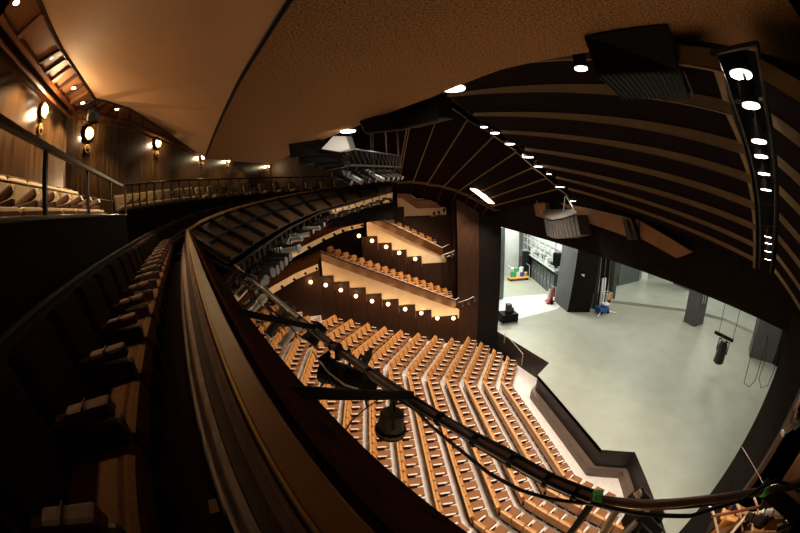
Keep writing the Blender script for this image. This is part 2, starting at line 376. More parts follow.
q = MB(); q.box((0, 0, 1.7), (1.0, .9, 3.4)); q.build('body', 'black', bc, bevel=.03, local=True, seg=1)
q = MB(); q.box((-.2, -.47, 1.7), (.45, .04, 3.0)); q.build('door', 'black_gloss', bc, bevel=.01, local=True, seg=1)
rb = atz(530, 274, 0)
q = MB(); q.ball(Vector((rb.x - .75, rb.y - .8, 1.7)), .36, 0, 10, (1, .7, 1.3)); q.tube([Vector((rb.x - .75, rb.y - .8, 2.1)), Vector((rb.x - .7, rb.y - .65, 2.75))], .05, 6)
tag(q.build('kit_bag', 'red', smooth=True), 'red kit bag hung on the row of lockers', 'bag')
gc = atz(552, 303, 0)
g = thing('gas_cart', 'small two-wheeled hand cart carrying white and red bottles beside the grey flat', 'cart', (gc.x - .3, gc.y, 0))
q = MB(); q.box((0, 0, .25), (.9, .7, .1)); q.build('deck', 'red', g, local=True)
q = MB(); q.tube([(.4, -.3, .25), (.45, -.3, 1.7), (.45, .3, 1.7), (.4, .3, .25)], .035, 6); q.build('handle', 'steel', g, local=True)
for s in (-1, 1):
    q = MB(); q.cyl((0, s * .4 - .04, .2), (0, s * .4 + .04, .2), .2, 12); q.build('wheel', 'black', g, local=True)
for i, m in enumerate(('white', 'red')):
    b = MB(); p = Vector((gc.x - .45 + .35 * i, gc.y, .3)); b.tube([p, p + Vector((0, 0, .95)), p + Vector((0, 0, 1.1)), p + Vector((0, 0, 1.25))], [.17, .17, .08, .05], 10)
    tag(b.build('gas_bottle', m, smooth=True), f'{m} gas bottle standing on the small hand cart', 'bottle')
p_ = atz(559, 299, 0); q = MB(); q.box(Vector((p_.x + .25, p_.y, 4.3)) + sn * .75, (.7, .8, 1.3), Matrix.Rotation(.4, 3, 'Z')); tag(q.build('loudspeaker', 'black', bevel=.04), 'square black loudspeaker on the far wing wall next to the grey flat end', 'speaker')
# big black wing flat with a grey face
bf = thing('masking_flat', 'huge tall black masking flat with a grey end, far side of the stage', 'flat', (18.5, 25.5, 0))
A1, A2, A3 = Vector((17.56, 25.25, 0)), Vector((17.95, 28.6, 0)), Vector((19.75, 24.35, 0))
q = MB(); q.prism([A1, A2, A2 + Vector((.25, 0, 0)), A1 + Vector((.3, .1, 0))], (.75, -.5, 10)); q.build('grey_face', 'flat_grey', bf)
q = MB(); q.prism([A1 + Vector((.02, -.02, 0)), A3, A3 + Vector((.6, 1.2, 0)), A1 + Vector((.3, .4, 0))], (.75, -.5, 10)); q.build('black_face', 'black_cloth', bf)
q = MB(); q.prism([A3 + Vector((-1.2, .62, 3.3)), A3 + Vector((-.9, .47, 3.3)), A3 + Vector((-.9, .4, 3.75)), A3 + Vector((-1.2, .55, 3.75))], (-.06, -.12, 0)); q.build('work_light', 'white', bf)
bs = thing('masking_flat', 'dark hinged flats with timber edges behind the blue access lift', 'flat', (*A3.xy, 0))
for i, (px, m) in enumerate(((592, 'olive'), (597, 'black'), (602, 'black_cloth'), (607, 'olive'), (611, 'locker'))):
    b0 = atz(px, 308.5 - (px - 592) * .4, 0); q = MB(); q.prism([b0, b0 + Vector((.28, -.3, 0)), b0 + Vector((1.3, .9, 0)), b0 + Vector((1.0, 1.2, 0))], (0, 0, 9.8)); q.build('flat_panel', m, bs)
b0 = atz(618, 286, .28); b1 = atz(639, 281, .28)
q = MB(); q.prism([Vector((b0.x, b0.y, .28)), Vector((b1.x, b1.y, .28)), Vector((b1.x + 1, b1.y + 1.2, .28)), Vector((b0.x + .8, b0.y + 1, .28))], (0, 0, 9.5))
tag(q.build('scenery_flat', 'locker'), 'tall dark grey scenery flat on the rear stage behind the hinged flats', 'flat')
b0 = atz(641, 279, .28); q = MB(); q.prism([b0, b0 + Vector((.7, -.7, 0)), b0 + Vector((1.2, -.2, 0)), b0 + Vector((.5, .5, 0))], (0, 0, 9.5)); tag(q.build('scenery_post', 'white'), 'narrow white upright beside the tall dark rear scenery flat', 'post')
# blue access lift
lf = atz(601.5, 312.5, 0)
al = thing('access_lift', 'blue-based personnel access lift with a pale mast on the stage', 'lift', (lf.x, lf.y, 0))
q = MB(); q.box((0, 0, .38), (1.25, 1.0, .5)); q.build('base', 'blue', al, bevel=.08, local=True)
for a, b in (((-.6, -.5, .2), (-1.3, -1.0, .1)), ((.6, -.5, .2), (1.2, -1.0, .1)), ((-.6, .5, .2), (-1.2, 1.0, .1)), ((.6, .5, .2), (1.2, 1.0, .1))):
    q = MB(); q.tube([a, b], .06, 6); q.build('outrigger', 'steel', al, local=True)
for s in (-.28, .05):
    q = MB(); q.bar((s, .1, .5), (s, .1, 3.4), .16, .14); q.build('mast', 'white', al, local=True)
q = MB(); q.box((.1, -.35, 1.0), (.8, .7, .08)); 
for x in (-.3, .5):
    for y in (-.7, 0): q.bar((x, y, 1.0), (x, y, 2.1), .05, .05)
q.tube([(-.3, -.7, 2.1), (.5, -.7, 2.1), (.5, 0, 2.1), (-.3, 0, 2.1), (-.3, -.7, 2.1)], .03, 6); q.build('cage', 'white', al, local=True)
q = MB(); q.box((.1, -.72, 1.75), (.35, .1, .5)); q.build('control_box', 'orange', al, local=True)
for sx in (-.45, .45):
    q = MB(); q.cyl((sx, -.55, .14), (sx, -.47, .14), .14, 10); q.build('wheel', 'black', al, local=True)
# foldback monitor
mo = thing('foldback_monitor', 'black foldback speaker pair on the pale stage floor near the proscenium', 'speaker', (11.15, 25.2, 0))
q = MB(); q.prism([(-.75, -.6, 0), (.75, -.6, 0), (.75, .6, 0), (-.75, .6, 0)], (0, 0, .75)); q.build('base_cabinet', 'black', mo, bevel=.05, local=True)
q = MB(); q.box((0, 0, 1.15), (.45, .5, .8)); q.box((.3, .1, .95), (.4, .35, .4)); q.build('top_cabinet', 'black_gloss', mo, bevel=.03, local=True)
# pillars and boxes to the right of the stage
def tower(name, label, pxs, h, m, depth, z0=0, handle=False):
    a, b = atz(*pxs[0], z0), atz(*pxs[1], z0); d = (b - a).normalized(); nr = Vector((-d.y, d.x, 0)); nr = nr if nr.dot(a - EYE) > 0 else -nr
    t = thing(name, label, 'scenery', (a + b) / 2)
    q = MB(); q.prism([a, b, b + nr * depth, a + nr * depth], (0, 0, h)); q.build('body', m, t, bevel=.03, seg=1)
    if handle:
        for f in (.38, .62):
            p = a.lerp(b, f) - nr * .06; q = MB(); q.bar(p + Vector((0, 0, 2.2)), p + Vector((0, 0, 3.6)), .08, .08); q.build('handle', 'steel', t)
    return t
tower('scenery_tower', 'dark grey scenery tower with two pale handles standing on the stage', [(693.5, 327), (703, 324)], 8.5, 'flat_grey', 1.6, 0, True)
tower('wing_post', 'narrow dark upright at the edge of the bright far wing', [(499.5, 300), (503.5, 299)], 7.5, 'locker', .5)
tower('black_flat', 'narrow black flat beside the dark grey scenery tower', [(686, 318), (692, 319)], 8.5, 'black_cloth', .4)
tower('scenery_flat', 'grey flat at the back of the stage under the header', [(673, 284), (690, 291)], 9, 'locker', .3, .28)
tower('scenery_crate', 'big dark grey scenery crate at the near end of the stage', [(749, 357), (776, 365)], 3.8, 'flat_grey', 2.0)
tower('crate_end_flat', 'narrow dark flat leaning against the big grey scenery crate', [(772, 364), (777, 367)], 3.4, 'black_cloth', .4)
# hanging moving light on two wires
hx = 21.0
hl = thing('hanging_lamp', 'black lantern hanging on two wires above the stage', 'lamp', atx(722, 335, hx))
q = MB(); q.bar(atx(715, 332, hx), atx(733, 341, hx), .16, .2); q.build('hanging_bar', 'black', hl)
for a, b in (((724, 305), (718, 335)), ((740, 312), (732, 342))):
    top = atx(*b, hx); q = MB(); q.tube([top + Vector((0, 0, 6)), top], .022, 6); q.build('wire', 'dark_steel', hl)
tp, bt_ = atx(724, 338, hx), atx(719, 363, hx); dz = tp.z - bt_.z; mid = (tp + bt_) / 2
q = MB(); q.tube([Vector((mid.x, mid.y, mid.z + dz * .38)), Vector((mid.x, mid.y, mid.z + dz * .2)), Vector((mid.x, mid.y, mid.z - dz * .45)), Vector((mid.x, mid.y, mid.z - dz * .5))], [.28, .4, .46, .38], 14); q.build('housing', 'black_gloss', hl, smooth=False)
q = MB(); q.tube([Vector((mid.x, mid.y - .5, mid.z - .1)), Vector((mid.x, mid.y - .5, mid.z + dz * .42)), Vector((mid.x, mid.y + .5, mid.z + dz * .42)), Vector((mid.x, mid.y + .5, mid.z - .1))], .05, 6); q.build('yoke', 'black', hl)
q = MB(); q.box(Vector((mid.x, mid.y, mid.z + dz * .44)), (.3, .3, .18)); q.build('clamp', 'steel', hl)
for i, (pts, lab) in enumerate(((((757, 318), (753, 345), (746, 375), (744, 383), (749, 387), (755, 381), (764, 350), (768, 335)), 'longer dark cable loop hanging over the near end of the stage'),
                               (((768, 335), (765, 360), (759, 378), (761, 388), (768, 385), (774, 370), (778, 345)), 'shorter dark cable loop hanging beside the longer loop'))):
    q = MB(); q.tube([atx(a, b, 22 + .3 * i) for a, b in pts], .03, 6)
    tag(q.build('hanging_cable', 'cable'), lab, 'cable')
# thin pale hand line on the near black wall, and rod on the stage front
a, b = atr(742, 447, 8.9), atr(765, 487, 3.6)
q = MB(); q.tube([a, b], [.009, .004], 6); tag(q.build('tie_line', 'cable_pale'), 'thin pale tie line from the lighting bar to the near black proscenium edge', 'line')
for v0, v1, nm, lab in (((641, 489), (662, 533), 'steel_rod', 'thin steel handrail on the near end of the stage front'), ((505, 333), (523, 354), 'steel_rod', 'thin steel handrail on the far end of the stage front')):
    q = MB(); a, b = atz(*v0, .25), atz(*v1, .25); q.tube([a - Vector((0, 0, .9)), a, b, b - Vector((0, 0, .9))], .025, 6); tag(q.build(nm, 'cable_pale'), lab, 'handrail')

# ================================================================== FAR SIDE TIERS (mirrored to the near side)
def rail1(x): return 6.89 - .445 * (x + 3.5)
TIER = {
 1: dict(y=24.0, z=rail1, x0=-4.0, x1=6.0, yb=25.5, fas=.72, steps=[(-4.24, 5.28), (-3.16, 4.75), (-2.01, 4.22), (-.81, 3.67), (.36, 3.15), (1.62, 2.61), (2.88, 2.06), (4.14, 1.43), (6.25, 1.43)]),
 2: dict(y=25.5, z=lambda x: 9.06 - .535 * (x - .62), x0=-.5, x1=5.3, yb=26.6, fas=.62, steps=[(-.95, 7.84), (.3, 7.26), (1.38, 6.65), (2.52, 6.07), (3.69, 5.44), (6.25, 5.44)]),
 3: dict(y=26.0, z=lambda x: max(10.42, 11.31 - .75 * (x - 2.3)) if x > 2.3 else 11.31, x0=2.0, x1=5.5, yb=27.5, fas=.68, steps=[(1.3, 9.97), (2.5, 9.2), (6.25, 9.2)]),
}
LAMPS = {1: [(311, 282), (326, 285), (341, 290), (356, 296), (372, 301), (388, 304), (405, 309), (421, 313), (437, 318), (453, 318)], 2: [(359, 236), (372, 241), (386, 247), (399, 253), (415, 259)]}
doorn = [1]
wall_lamp0 = [None]
def make_wall_lamp():
    t = thing('wall_lamp', 'x', 'lamp')
    q = MB(); q.cyl((0, 0, -.02), (0, .06, -.02), .10, 12); q.tube([(0, .03, -.05), (0, -.10, -.16), (0, -.12, -.10)], .018, 6); q.build('bracket', 'brass_lamp', t, local=True)
    q = MB(); q.ball((0, -.12, .03), .15, 0, 12); q.build('globe', 'globe', t, local=True, smooth=True)
    return t
wl0 = make_wall_lamp(); wl_used = [False]
def tier(n, f, side):
    T = TIER[n]; y, z, x0, x1, yb = T['y'], T['z'], T['x0'], T['x1'], T['yb']; nm = {1: 'circle', 2: 'upper_circle', 3: 'gallery'}[n] + '_' + side
    st_ = T['steps']
    # stepped dark wood wall, one door bay per row
    for i in range(len(st_) - 1):
        xa, za = st_[i]; xb = st_[i + 1][0]; base = -2.2 if n == 1 else za - 4.2
        q = MB(); q.prism([f((xa, y + .06, base)), f((xb - .03, y + .06, base)), f((xb - .03, y + .06, za)), f((xa, y + .06, za))], f((0, .12, 0)) - f((0, 0, 0)))
        if n < 3 or True:
            struct(f'door_{doorn[0] + 1}', q, 'wood_dark', None, 'door'); doorn[0] += 1
    # cream band
    q = MB(); zt = lambda x: z(x) - T['fas']
    xs = [x0 + (x1 + .35 - x0) * i / 12 for i in range(13)]
    zb = min(s[1] for s in st_) - .3
    q.sheet([f((x, y + .1, zt(x) + .1)) for x in xs], [f((x, y + .1, max(zb, zt(x) - 1.9))) for x in xs], f((0, .2, 0)) - f((0, 0, 0))); struct('wall_' + nm, q, 'cream')
    # sloping wood front and its rail
    q = MB(); xs = [x0 + (x1 - x0) * i / 12 for i in range(13)]
    q.sheet([f((x, y + .12, zt(x))) for x in xs], [f((x, y - .22, z(x) - .02)) for x in xs], (0, 0, .07), 0)
    q.sheet([f((x, y + .12, zt(x))) for x in xs], [f((x, y + .30, z(x) - .12)) for x in xs], f((0, .05, 0)) - f((0, 0, 0)), 0)
    q.prism([f((x1, y - .22, z(x1) - .02)), f((x1, y + .12, zt(x1))), f((x1 + 1.0, y + 1.2, zt(x1) + .1)), f((x1 + 1.0, y + .8, z(x1) + .05))], (.04, .0, .05), 0)
    q.prism([f((x0, y + .3, zt(x0) - .1)), f((x1, y + .3, zt(x1) - .1)), f((x1, yb, zt(x1) - .1)), f((x0, yb, zt(x0) - .1))], (0, 0, -.2), 0)
    struct('balcony_front_slab', q, 'wood_front', None, 'balcony')
    side_w = 'far' if side == 'far' else 'near'
    lv = {1: 'lowest', 2: 'middle', 3: 'top'}[n]
    r = thing('balcony_rail', f'pale metal rail along the sloping {lv} balcony front on the {side_w} side', 'rail', f((x0, y, z(x0))))
    q = MB(); pts = [f((x, y - .12, z(x) + .12)) for x in xs] + [f((x1 + 1.0, y + .85, z(x1) + .3))]; q.tube(pts, .028, 6); q.build('top_rail', 'arm_pale', r)
    for i in range(0, 13, 2):
        q = MB(); q.tube([f((xs[i], y - .12, z(xs[i]) - .1)), f((xs[i], y - .12, z(xs[i]) + .12))], .018, 5); q.build('post', 'dark_steel', r)
    # lamps
    if n in LAMPS:
        for i, v in enumerate(LAMPS[n]):
            if side == 'near' and n == 1: continue
            p = aty(*v, y - .06)
            if wl_used[0]: o = copy_tree(wl0)
            else: o = wl0; wl_used[0] = True
            o.location = f(p)
            if side == 'near': o.rotation_euler = (0, 0, math.pi)
            tag(o, f'globe wall lamp under the {lv} {side_w} balcony, {ORD[len(LAMPS[n]) - 1 - i]} from the stage', 'lamp', 'globe lamps on the stepped side walls')
            light('globe_light', 'POINT', f(p) + (f((0, -.35, .05)) - f((0, 0, 0))), 22 if n == 1 else 16, (1, .62, .28), .12)
for n in (1, 2, 3): tier(n, Vector, 'far')
for n in (1, 2): tier(n, mirt, 'near')
# back fronts of the lower tiers, running across the rear of the hall
def back_front(n, top, drop, inner, sfx):
    T = TIER[n]; z0 = T['z'](T['x0'])
    A = [Vector((T['x0'], T['y'], z0))] + [Vector(p) for p in top]
    q = MB(); dn = Vector((-.25, 0, -T['fas'])); q.sheet([p + Vector((.22, 0, 0)) for p in A], [p + dn for p in A], (-.02, 0, .08), 0); q.sheet([p + Vector((-.35, 0, -.1)) for p in A], [p + dn for p in A], (-.05, 0, 0), 0)
    q.sheet([p + dn for p in A], [p + dn + Vector((-4, 0, 0)) for p in A], (0, 0, -.15), 0)
    struct('balcony_front_slab', q, 'wood_floorboard', None, 'balcony')
    q = MB(); q.sheet([p + dn + Vector((-.02, 0, 0)) for p in A], [p + dn + Vector((-.02, 0, -drop)) for p in A], (-.15, 0, 0)); struct('wall_' + sfx, q, 'cream')
    rr = thing('balcony_rail', f'dim rail along the back of the {"lowest" if n == 1 else "middle"} balcony', 'rail', A[0])
    q = MB(); q.tube([p + Vector((.15, 0, .1)) for p in A], .025, 6); q.build('top_rail', 'dark_steel', rr)
    return A
bA1 = back_front(1, [(-5.3, 22.0, 6.95), (-6.1, 18.6, 6.95), (-6.6, 14, 6.95), (-6.6, 10, 6.95), (-5, 2.5, 6.9), (-4, .6, 6.9)], .6, 0, 'circle_back')
bA2 = back_front(2, [(-1.9, 23.2, 9.62), (-2.75, 20.4, 9.5), (-3.6, 15.7, 9.4), (-4.2, 12, 9.35), (-3.9, 8.5, 9.3), (-2.2, 1.2, 9.4)], .45, 0, 'upper_circle_back')
lampn = 0
for A_, n, zo in ((bA1, 1, 1.0), (bA2, 2, .8)):
    for i in range(4):
        for t in (.3, .8):
            p = A_[i].lerp(A_[i + 1], t) + Vector((.02, 0, -zo)); 
            if i > 2: continue
            q = MB(); q.cyl(p, p + Vector((.14, 0, -.12)), .09, 8); lampn += 1
            tag(q.build('small_spotlight', 'black'), f'small black spot on the cream band, {"lowest" if n == 1 else "middle"} balcony, {ORD[i * 2 + (t > .5)]} from the bend', 'spotlight', 'small spots on the cream bands')
            light('band_light', 'POINT', p + Vector((.5, 0, .1)), 7, (1, .68, .34), .05)
# wood wall behind the back of the stalls
q = MB(); q.prism([(-4.2, 24.06, -2), (-11.5, 22.5, -2), (-11.5, 22.5, 6.5), (-4.2, 24.06, 6.5)], (0, .2, 0)); struct('wall_stalls_side_far', q, 'wood_dark')
q = MB(); q.prism([(-4.2, .5, -2), (-13, .5, -2), (-13, .5, 6.3), (-4.2, .5, 6.3)], (0, -.2, 0)); struct('wall_stalls_side_near', q, 'wood_dark')
q = MB(); q.box((-13, 12, 4), (.3, 28, 14)); struct('wall_stalls_back', q, 'wood_dark')
# backing walls behind the side seats
for f, sfx in ((Vector, 'far'), (mir, 'near')):
    q = MB(); q.prism([f((-6, 29.6, -2)), f((6.5, 29.6, -2)), f((6.5, 29.6, 14)), f((-6, 29.6, 14))], f((0, .2, 0)) - f((0, 0, 0))); struct('wall_outer_' + sfx, q, 'wood_dark')

# bracket lights at the balcony ends (pale metal arms)
def end_bracket(p, label, s=1, rz=0):
    t = thing('boom_bracket', label, 'bracket', p, rz)
    q = MB(); q.tube([(-.6 * s, 0, 0), (.2 * s, -.2, .28 * s), (.75 * s, -.1, .5 * s)], .03, 6); q.tube([(-.5 * s, .1, -.25), (.6 * s, 0, .1 * s)], .03, 6); q.build('arm', 'arm_pale', t, local=True)
    for i, (x, z) in enumerate(((-.3, .05), (.15, .15), (.6, .35))):
        q = MB(); q.cyl((x * s, -.1, z * s), (x * s - .05, -.38, z * s - .22), .09, 8); q.build('lamp_can', 'dark_steel', t, local=True)
        q = MB(); q.cyl((x * s - .05, -.385, z * s - .222), (x * s - .052, -.39, z * s - .225), .07, 8); q.build('lens', 'lens', t, local=True)
    return t
end_bracket(aty(466, 302, 24.2), 'pale pipe bracket with small lamps at the stage end of the lowest far balcony', 1.1)
end_bracket(aty(449, 255, 25.4), 'pale pipe bracket with small lamps at the stage end of the middle far balcony', 1.0)
end_bracket(aty(437, 213, 25.8), 'pale pipe bracket with small lamps at the stage end of the top far balcony', .9)

# ================================================================== OUR GALLERY
ZF = 9.76
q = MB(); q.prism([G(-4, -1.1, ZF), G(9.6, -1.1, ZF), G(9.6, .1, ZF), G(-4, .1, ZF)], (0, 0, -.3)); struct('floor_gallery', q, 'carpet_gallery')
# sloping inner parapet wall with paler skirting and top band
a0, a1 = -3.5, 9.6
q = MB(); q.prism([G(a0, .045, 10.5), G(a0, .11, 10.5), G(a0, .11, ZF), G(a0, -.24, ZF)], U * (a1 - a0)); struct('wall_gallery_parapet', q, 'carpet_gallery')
q = MB()
def onwall(t, off=0.006): return .045 + (-.285) * t - off, 10.5 - (10.5 - ZF) * t
for t0, t1 in ((.005, .085), (.33, .68)):
    o0, z0 = onwall(t0); o1, z1 = onwall(t1); q.prism([G(a0, o0, z0), G(a0, o1, z1), G(a0, o1 - .012, z1), G(a0, o0 - .012, z0)], U * (a1 - a0))
struct('trim_3', q, 'carpet_edge')
def wallhit(px, py, lift):                             # onto the sloping parapet wall
    d = ray(px, py); o1, z1 = onwall(0, lift); o2, z2 = onwall(1, lift); nx, nz = (z1 - z2), -(o1 - o2)
    t = (o1 * nx + (z1 - 11) * nz) / (d.dot(N) * nx + d.z * nz); return EYE + d * t
q = MB(); mk = [(208, 500), (219, 497), (222, 511), (210, 514)]; q.add([atz(a, b, ZF + .022) for a, b in mk] + [atz(a, b, ZF + .012) for a, b in mk], [(0, 1, 2, 3), (4, 5, 6, 7), (0, 1, 5, 4), (1, 2, 6, 5), (2, 3, 7, 6), (3, 0, 4, 7)])
tag(q.build('yellow_marker', 'yellow', bevel=.001, seg=1), 'small yellow marker stuck low on the inside of the gallery parapet', 'marker')
# brass-topped rail
RP = [G(-3, .105, 10.53), G(9.55, .105, 10.53)]
far_rail = [atr(187.5, 231, 9.6), atr(200, 222, 10.2), atr(220, 213.5, 11.3), atr(240, 207, 12.5), atr(265, 200.5, 14), atr(290, 195, 15.5), atr(315, 190.3, 17), atr(340, 186, 18.5), atr(365, 183, 20.2), atr(390, 180, 22)]
br = thing('brass_rail', 'broad brown brass-topped rail running the length of the gallery front', 'rail', RP[0])
q = MB(); q.prism([G(-3, .050, 10.54), G(-3, .121, 10.545), G(-3, .123, 10.50), G(-3, .045, 10.50)], U * 12.6); q.build('top_plate', 'brass', br, bevel=.006)
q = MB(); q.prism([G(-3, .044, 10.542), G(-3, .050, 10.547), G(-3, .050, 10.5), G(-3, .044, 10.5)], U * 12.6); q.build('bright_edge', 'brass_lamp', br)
q = MB(); q.tube(far_rail, .05, 8); q.build('curved_rail', 'brass_lamp', br, smooth=True)  # lighter brass here paints the highlight running along the curve
for i in range(1, 10):
    p = far_rail[i]; q = MB(); q.bar(p, p - Vector((0, 0, .55)), .05, .05); q.build('post', 'dark_steel', br)
# outer fascia below the rail
q = MB(); q.prism([G(-3, .15, 10.52), G(-3, .17, 10.52), G(-3, .62, 9.72), G(-3, .55, 9.70)], U * 12.6); q.prism([G(-3, .12, 10.5), G(-3, .15, 10.5), G(-3, .55, 9.70), G(-3, .0, 9.4)], U * 12.6); struct('wall_gallery_fascia', q, 'wood_floorboard')
back_pipe = [G(7.5, 1.11, 9.7), atr(262, 247, 8.9), atr(290, 228, 11.5), atr(320, 213, 14), atr(355, 203, 17), atr(392, 192, 21.5)]
def pl_at(poly, t):
    n = len(poly) - 1; i = min(int(t * n), n - 1); return poly[i].lerp(poly[i + 1], t * n - i)
q = MB()
top_l = [pl_at(far_rail, i / 24) - Vector((0, 0, .12)) for i in range(25)]; bot_l = [pl_at(back_pipe, i / 24) + (pl_at(far_rail, i / 24) - pl_at(back_pipe, i / 24)) * .12 for i in range(25)]
q.sheet(top_l, bot_l, (-.05, .0, -.06), 0); struct('wall_gallery_back_fascia', q, 'fascia_panel')
rib = MB()
for i in range(0, 24, 2):
    a, b = top_l[i], bot_l[i]; rib.bar(a + (a - b) * .05 + Vector((.02, -.03, .05)), b + Vector((.02, -.03, .05)), .1, .12)
for t in (.5,):
    rib.tube([a.lerp(b, t) + Vector((.03, -.03, .05)) for a, b in zip(top_l, bot_l)], .05, 6)
struct('trim_4', rib, 'black')
# floor behind the back rail; black colour stands in for the unlit seat zone
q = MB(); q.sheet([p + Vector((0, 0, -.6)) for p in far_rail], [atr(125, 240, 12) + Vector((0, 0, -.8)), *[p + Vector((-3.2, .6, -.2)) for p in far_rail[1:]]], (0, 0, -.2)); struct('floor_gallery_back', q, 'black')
# upper parapet and its floor behind
q = MB(); q.prism([G(-3, -1.1, ZF - .2), G(5.95, -1.1, ZF - .2), G(5.95, -1.1, 11.15), G(-3, -1.1, 11.15)], -N * .12)
struct('wall_gallery_upper_parapet', q, 'black_cloth')
q = MB(); q.prism([G(-3, -1.22, 10.83), G(6.4, -1.22, 10.83), G(6.4, -2.6, 10.83), G(-3, -2.6, 10.83)], (0, 0, -.3)); struct('floor_gallery_upper', q, 'carpet_gallery')
q = MB(); q.prism([G(-3, -1.08, 11.15), G(5.97, -1.08, 11.15), G(5.97, -1.24, 11.15), G(-3, -1.24, 11.15)], (0, 0, .035)); struct('trim_5', q, 'wood_wall', bevel=.01)
ur = thing('parapet_rail', 'dark square rail on thin posts above the upper gallery parapet beside us', 'rail', G(0, -1.16, 11.18))
q = MB(); q.beam(G(-2.2, -1.1, 11.64), G(5.7, -1.1, 11.64), .05, .045); q.build('top_rail', 'dark_steel', ur, bevel=.006)
for px, py in ((45, 200), (87.8, 195), (110.5, 195), (125, 195)):
    d = ray(px, py); t = -1.1 / d.dot(N); p = d * t; q = MB(); q.box(Vector((p.x, p.y, 11.4)), (.036, .036, .47), Matrix.Rotation(R_(33), 3, 'Z')); q.build('post', 'dark_steel', ur)
q = MB(); q.tube([G(-2.2, -1.1, 11.36), G(5.7, -1.1, 11.36)], .006, 5); q.build('middle_wire', 'dark_steel', ur)
# second parapet further round the gallery
P2 = [atr(125, 185, 11), atr(150, 183.3, 11.7), atr(180, 182, 12.5), atr(215, 180.5, 14.2), atr(250, 179, 16), atr(300, 177, 19), atr(350, 175, 22), atr(392, 173.5, 25)]
P2 = [Vector((p.x, p.y, 12.22 + .02 * i)) for i, p in enumerate(P2)]
q = MB(); q.sheet([p + Vector((0, 0, -.80)) for p in P2], [p + Vector((0, 0, -3.2)) for p in P2], (-.15, 0, 0)); struct('wall_gallery_back_parapet', q, 'black_cloth')
u2 = thing('parapet_rail', 'dark rail on thin posts along the far curve of the upper gallery', 'rail', P2[0])
q = MB(); q.tube(P2, .035, 6); q.build('top_rail', 'dark_steel', u2)
for i in range(26):
    p = pl_at(P2, i / 25); q = MB(); q.bar(p, p - Vector((0, 0, .82)), .045, .045); q.build('post', 'dark_steel', u2)
q = MB(); q.sheet([p + Vector((-.15, 0, -1.12)) for p in P2], [p + Vector((-4.5, .3, -1.12)) for p in P2], (0, 0, -.2)); struct('floor_gallery_rear', q, 'carpet_gallery')
# rear walls
q = MB(); q.prism([G(-3, -2.6, 9.5), G(6.35, -2.6, 9.5), G(6.35, -2.6, 13.5), G(-3, -2.6, 13.5)], -N * .15); struct('wall_rear_near', q, 'wood_wall')
q = MB(); q.box((-9.65, 19.5, 13), (.3, 27, 6)); struct('wall_rear_far', q, 'wood_wall')
q = MB(); q.prism([G(6.35, -2.6, 9.5), G(6.5, -2.6, 9.5), (-9.6, 6.3, 9.5), (-9.7, 6.0, 9.5)], (0, 0, 6)); struct('wall_rear_corner', q, 'wood_dark')
q = MB(); q.box((-4, 31.5, 12), (14, .3, 7)); struct('wall_rear_end', q, 'wood_dark')
q = MB(); q.prism([G(-3, 1.5, 9.3), G(-3, -2.7, 9.3), G(-3, -2.7, 14), G(-3, 1.5, 14)], -U * .2); struct('wall_behind', q, 'wood_dark')

# ceiling over the gallery: coffer strip, smooth plaster slope, rough soffit
zc = 13.4
TL = [G(-2.9, -2.5, zc), G(1.5, -2.5, zc)] + [atz(a, b, zc) for a, b in ((38, 62), (58, 88), (75, 108), (95, 112), (130, 120), (165, 135), (200, 152))]
TR = [G(-2.9, -1.92, zc), G(1.0, -1.92, zc)] + [atz(a, b, zc) for a, b in ((62, 48), (78, 72), (95, 98), (108, 101), (130, 108), (165, 130), (201, 152.5))]
q = MB(); q.loft(TL, TR, (0, 0, .15)); struct('ceiling_coffers', q, 'coffer')
q = MB()
nb = 0
for i in range(1, 8):
    for t in ((.0, .33, .66) if i < 7 else (0, .5)):
        a, b = TL[i].lerp(TL[i + 1], t), TR[i].lerp(TR[i + 1], t); nb += 1
        q.beam(a + Vector((0, 0, -.03)), b + Vector((0, 0, -.03)), .06 if nb % 3 else .09, .05 if nb % 3 else .06, 0 if nb % 3 else 1)
struct('trim_6', q, ['coffer_bar', 'coffer'])
q = MB(); q.tube([p + Vector((0, 0, -.05)) for p in TL], .05, 6); q.tube([p + Vector((-.06, -.08, -.17)) for p in TL], .03, 6); struct('trim_7', q, 'red_trim')
q = MB(); q.tube([p + Vector((0, 0, -.02)) for p in TR], .03, 6); struct('trim_8', q, 'coffer_bar')
zs = 12.2
SL = [G(-2.9, .54, zs), G(-1, .54, zs)] + [atz(a, b, zs) for a, b in ((290, 0), (272, 28), (255, 55), (240, 80), (224, 112), (212, 140), (205, 158))]
q = MB(); q.loft([p for p in TR], SL, (0, 0, .2)); struct('ceiling_plaster', q, 'plaster', smooth=False)
SR = [G(-2.9, 2.66, zs), G(-1.6, 2.66, zs)] + [atz(a, b, zs) for a, b in ((760, 53), (700, 41), (640, 46), (560, 57), (500, 70), (430, 98), (360, 125), (300, 150), (272, 164))]
SL2 = SL[:2] + [SL[2], SL[2].lerp(SL[3], .5), SL[3], SL[4], SL[5], SL[6], SL[7], SL[8], atz(240, 162, zs)]
q = MB(); q.loft(SL2, SR, (0, 0, .25)); struct('ceiling_soffit', q, 'soffit')
q = MB(); q.tube([p + Vector((0, 0, .0)) for p in SL], .022, 6); struct('trim_9', q, 'black')
# far roof that closes the hall above
q = MB(); q.box((0, 14, 19), (30, 40, .3)); struct('ceiling', q, 'black')

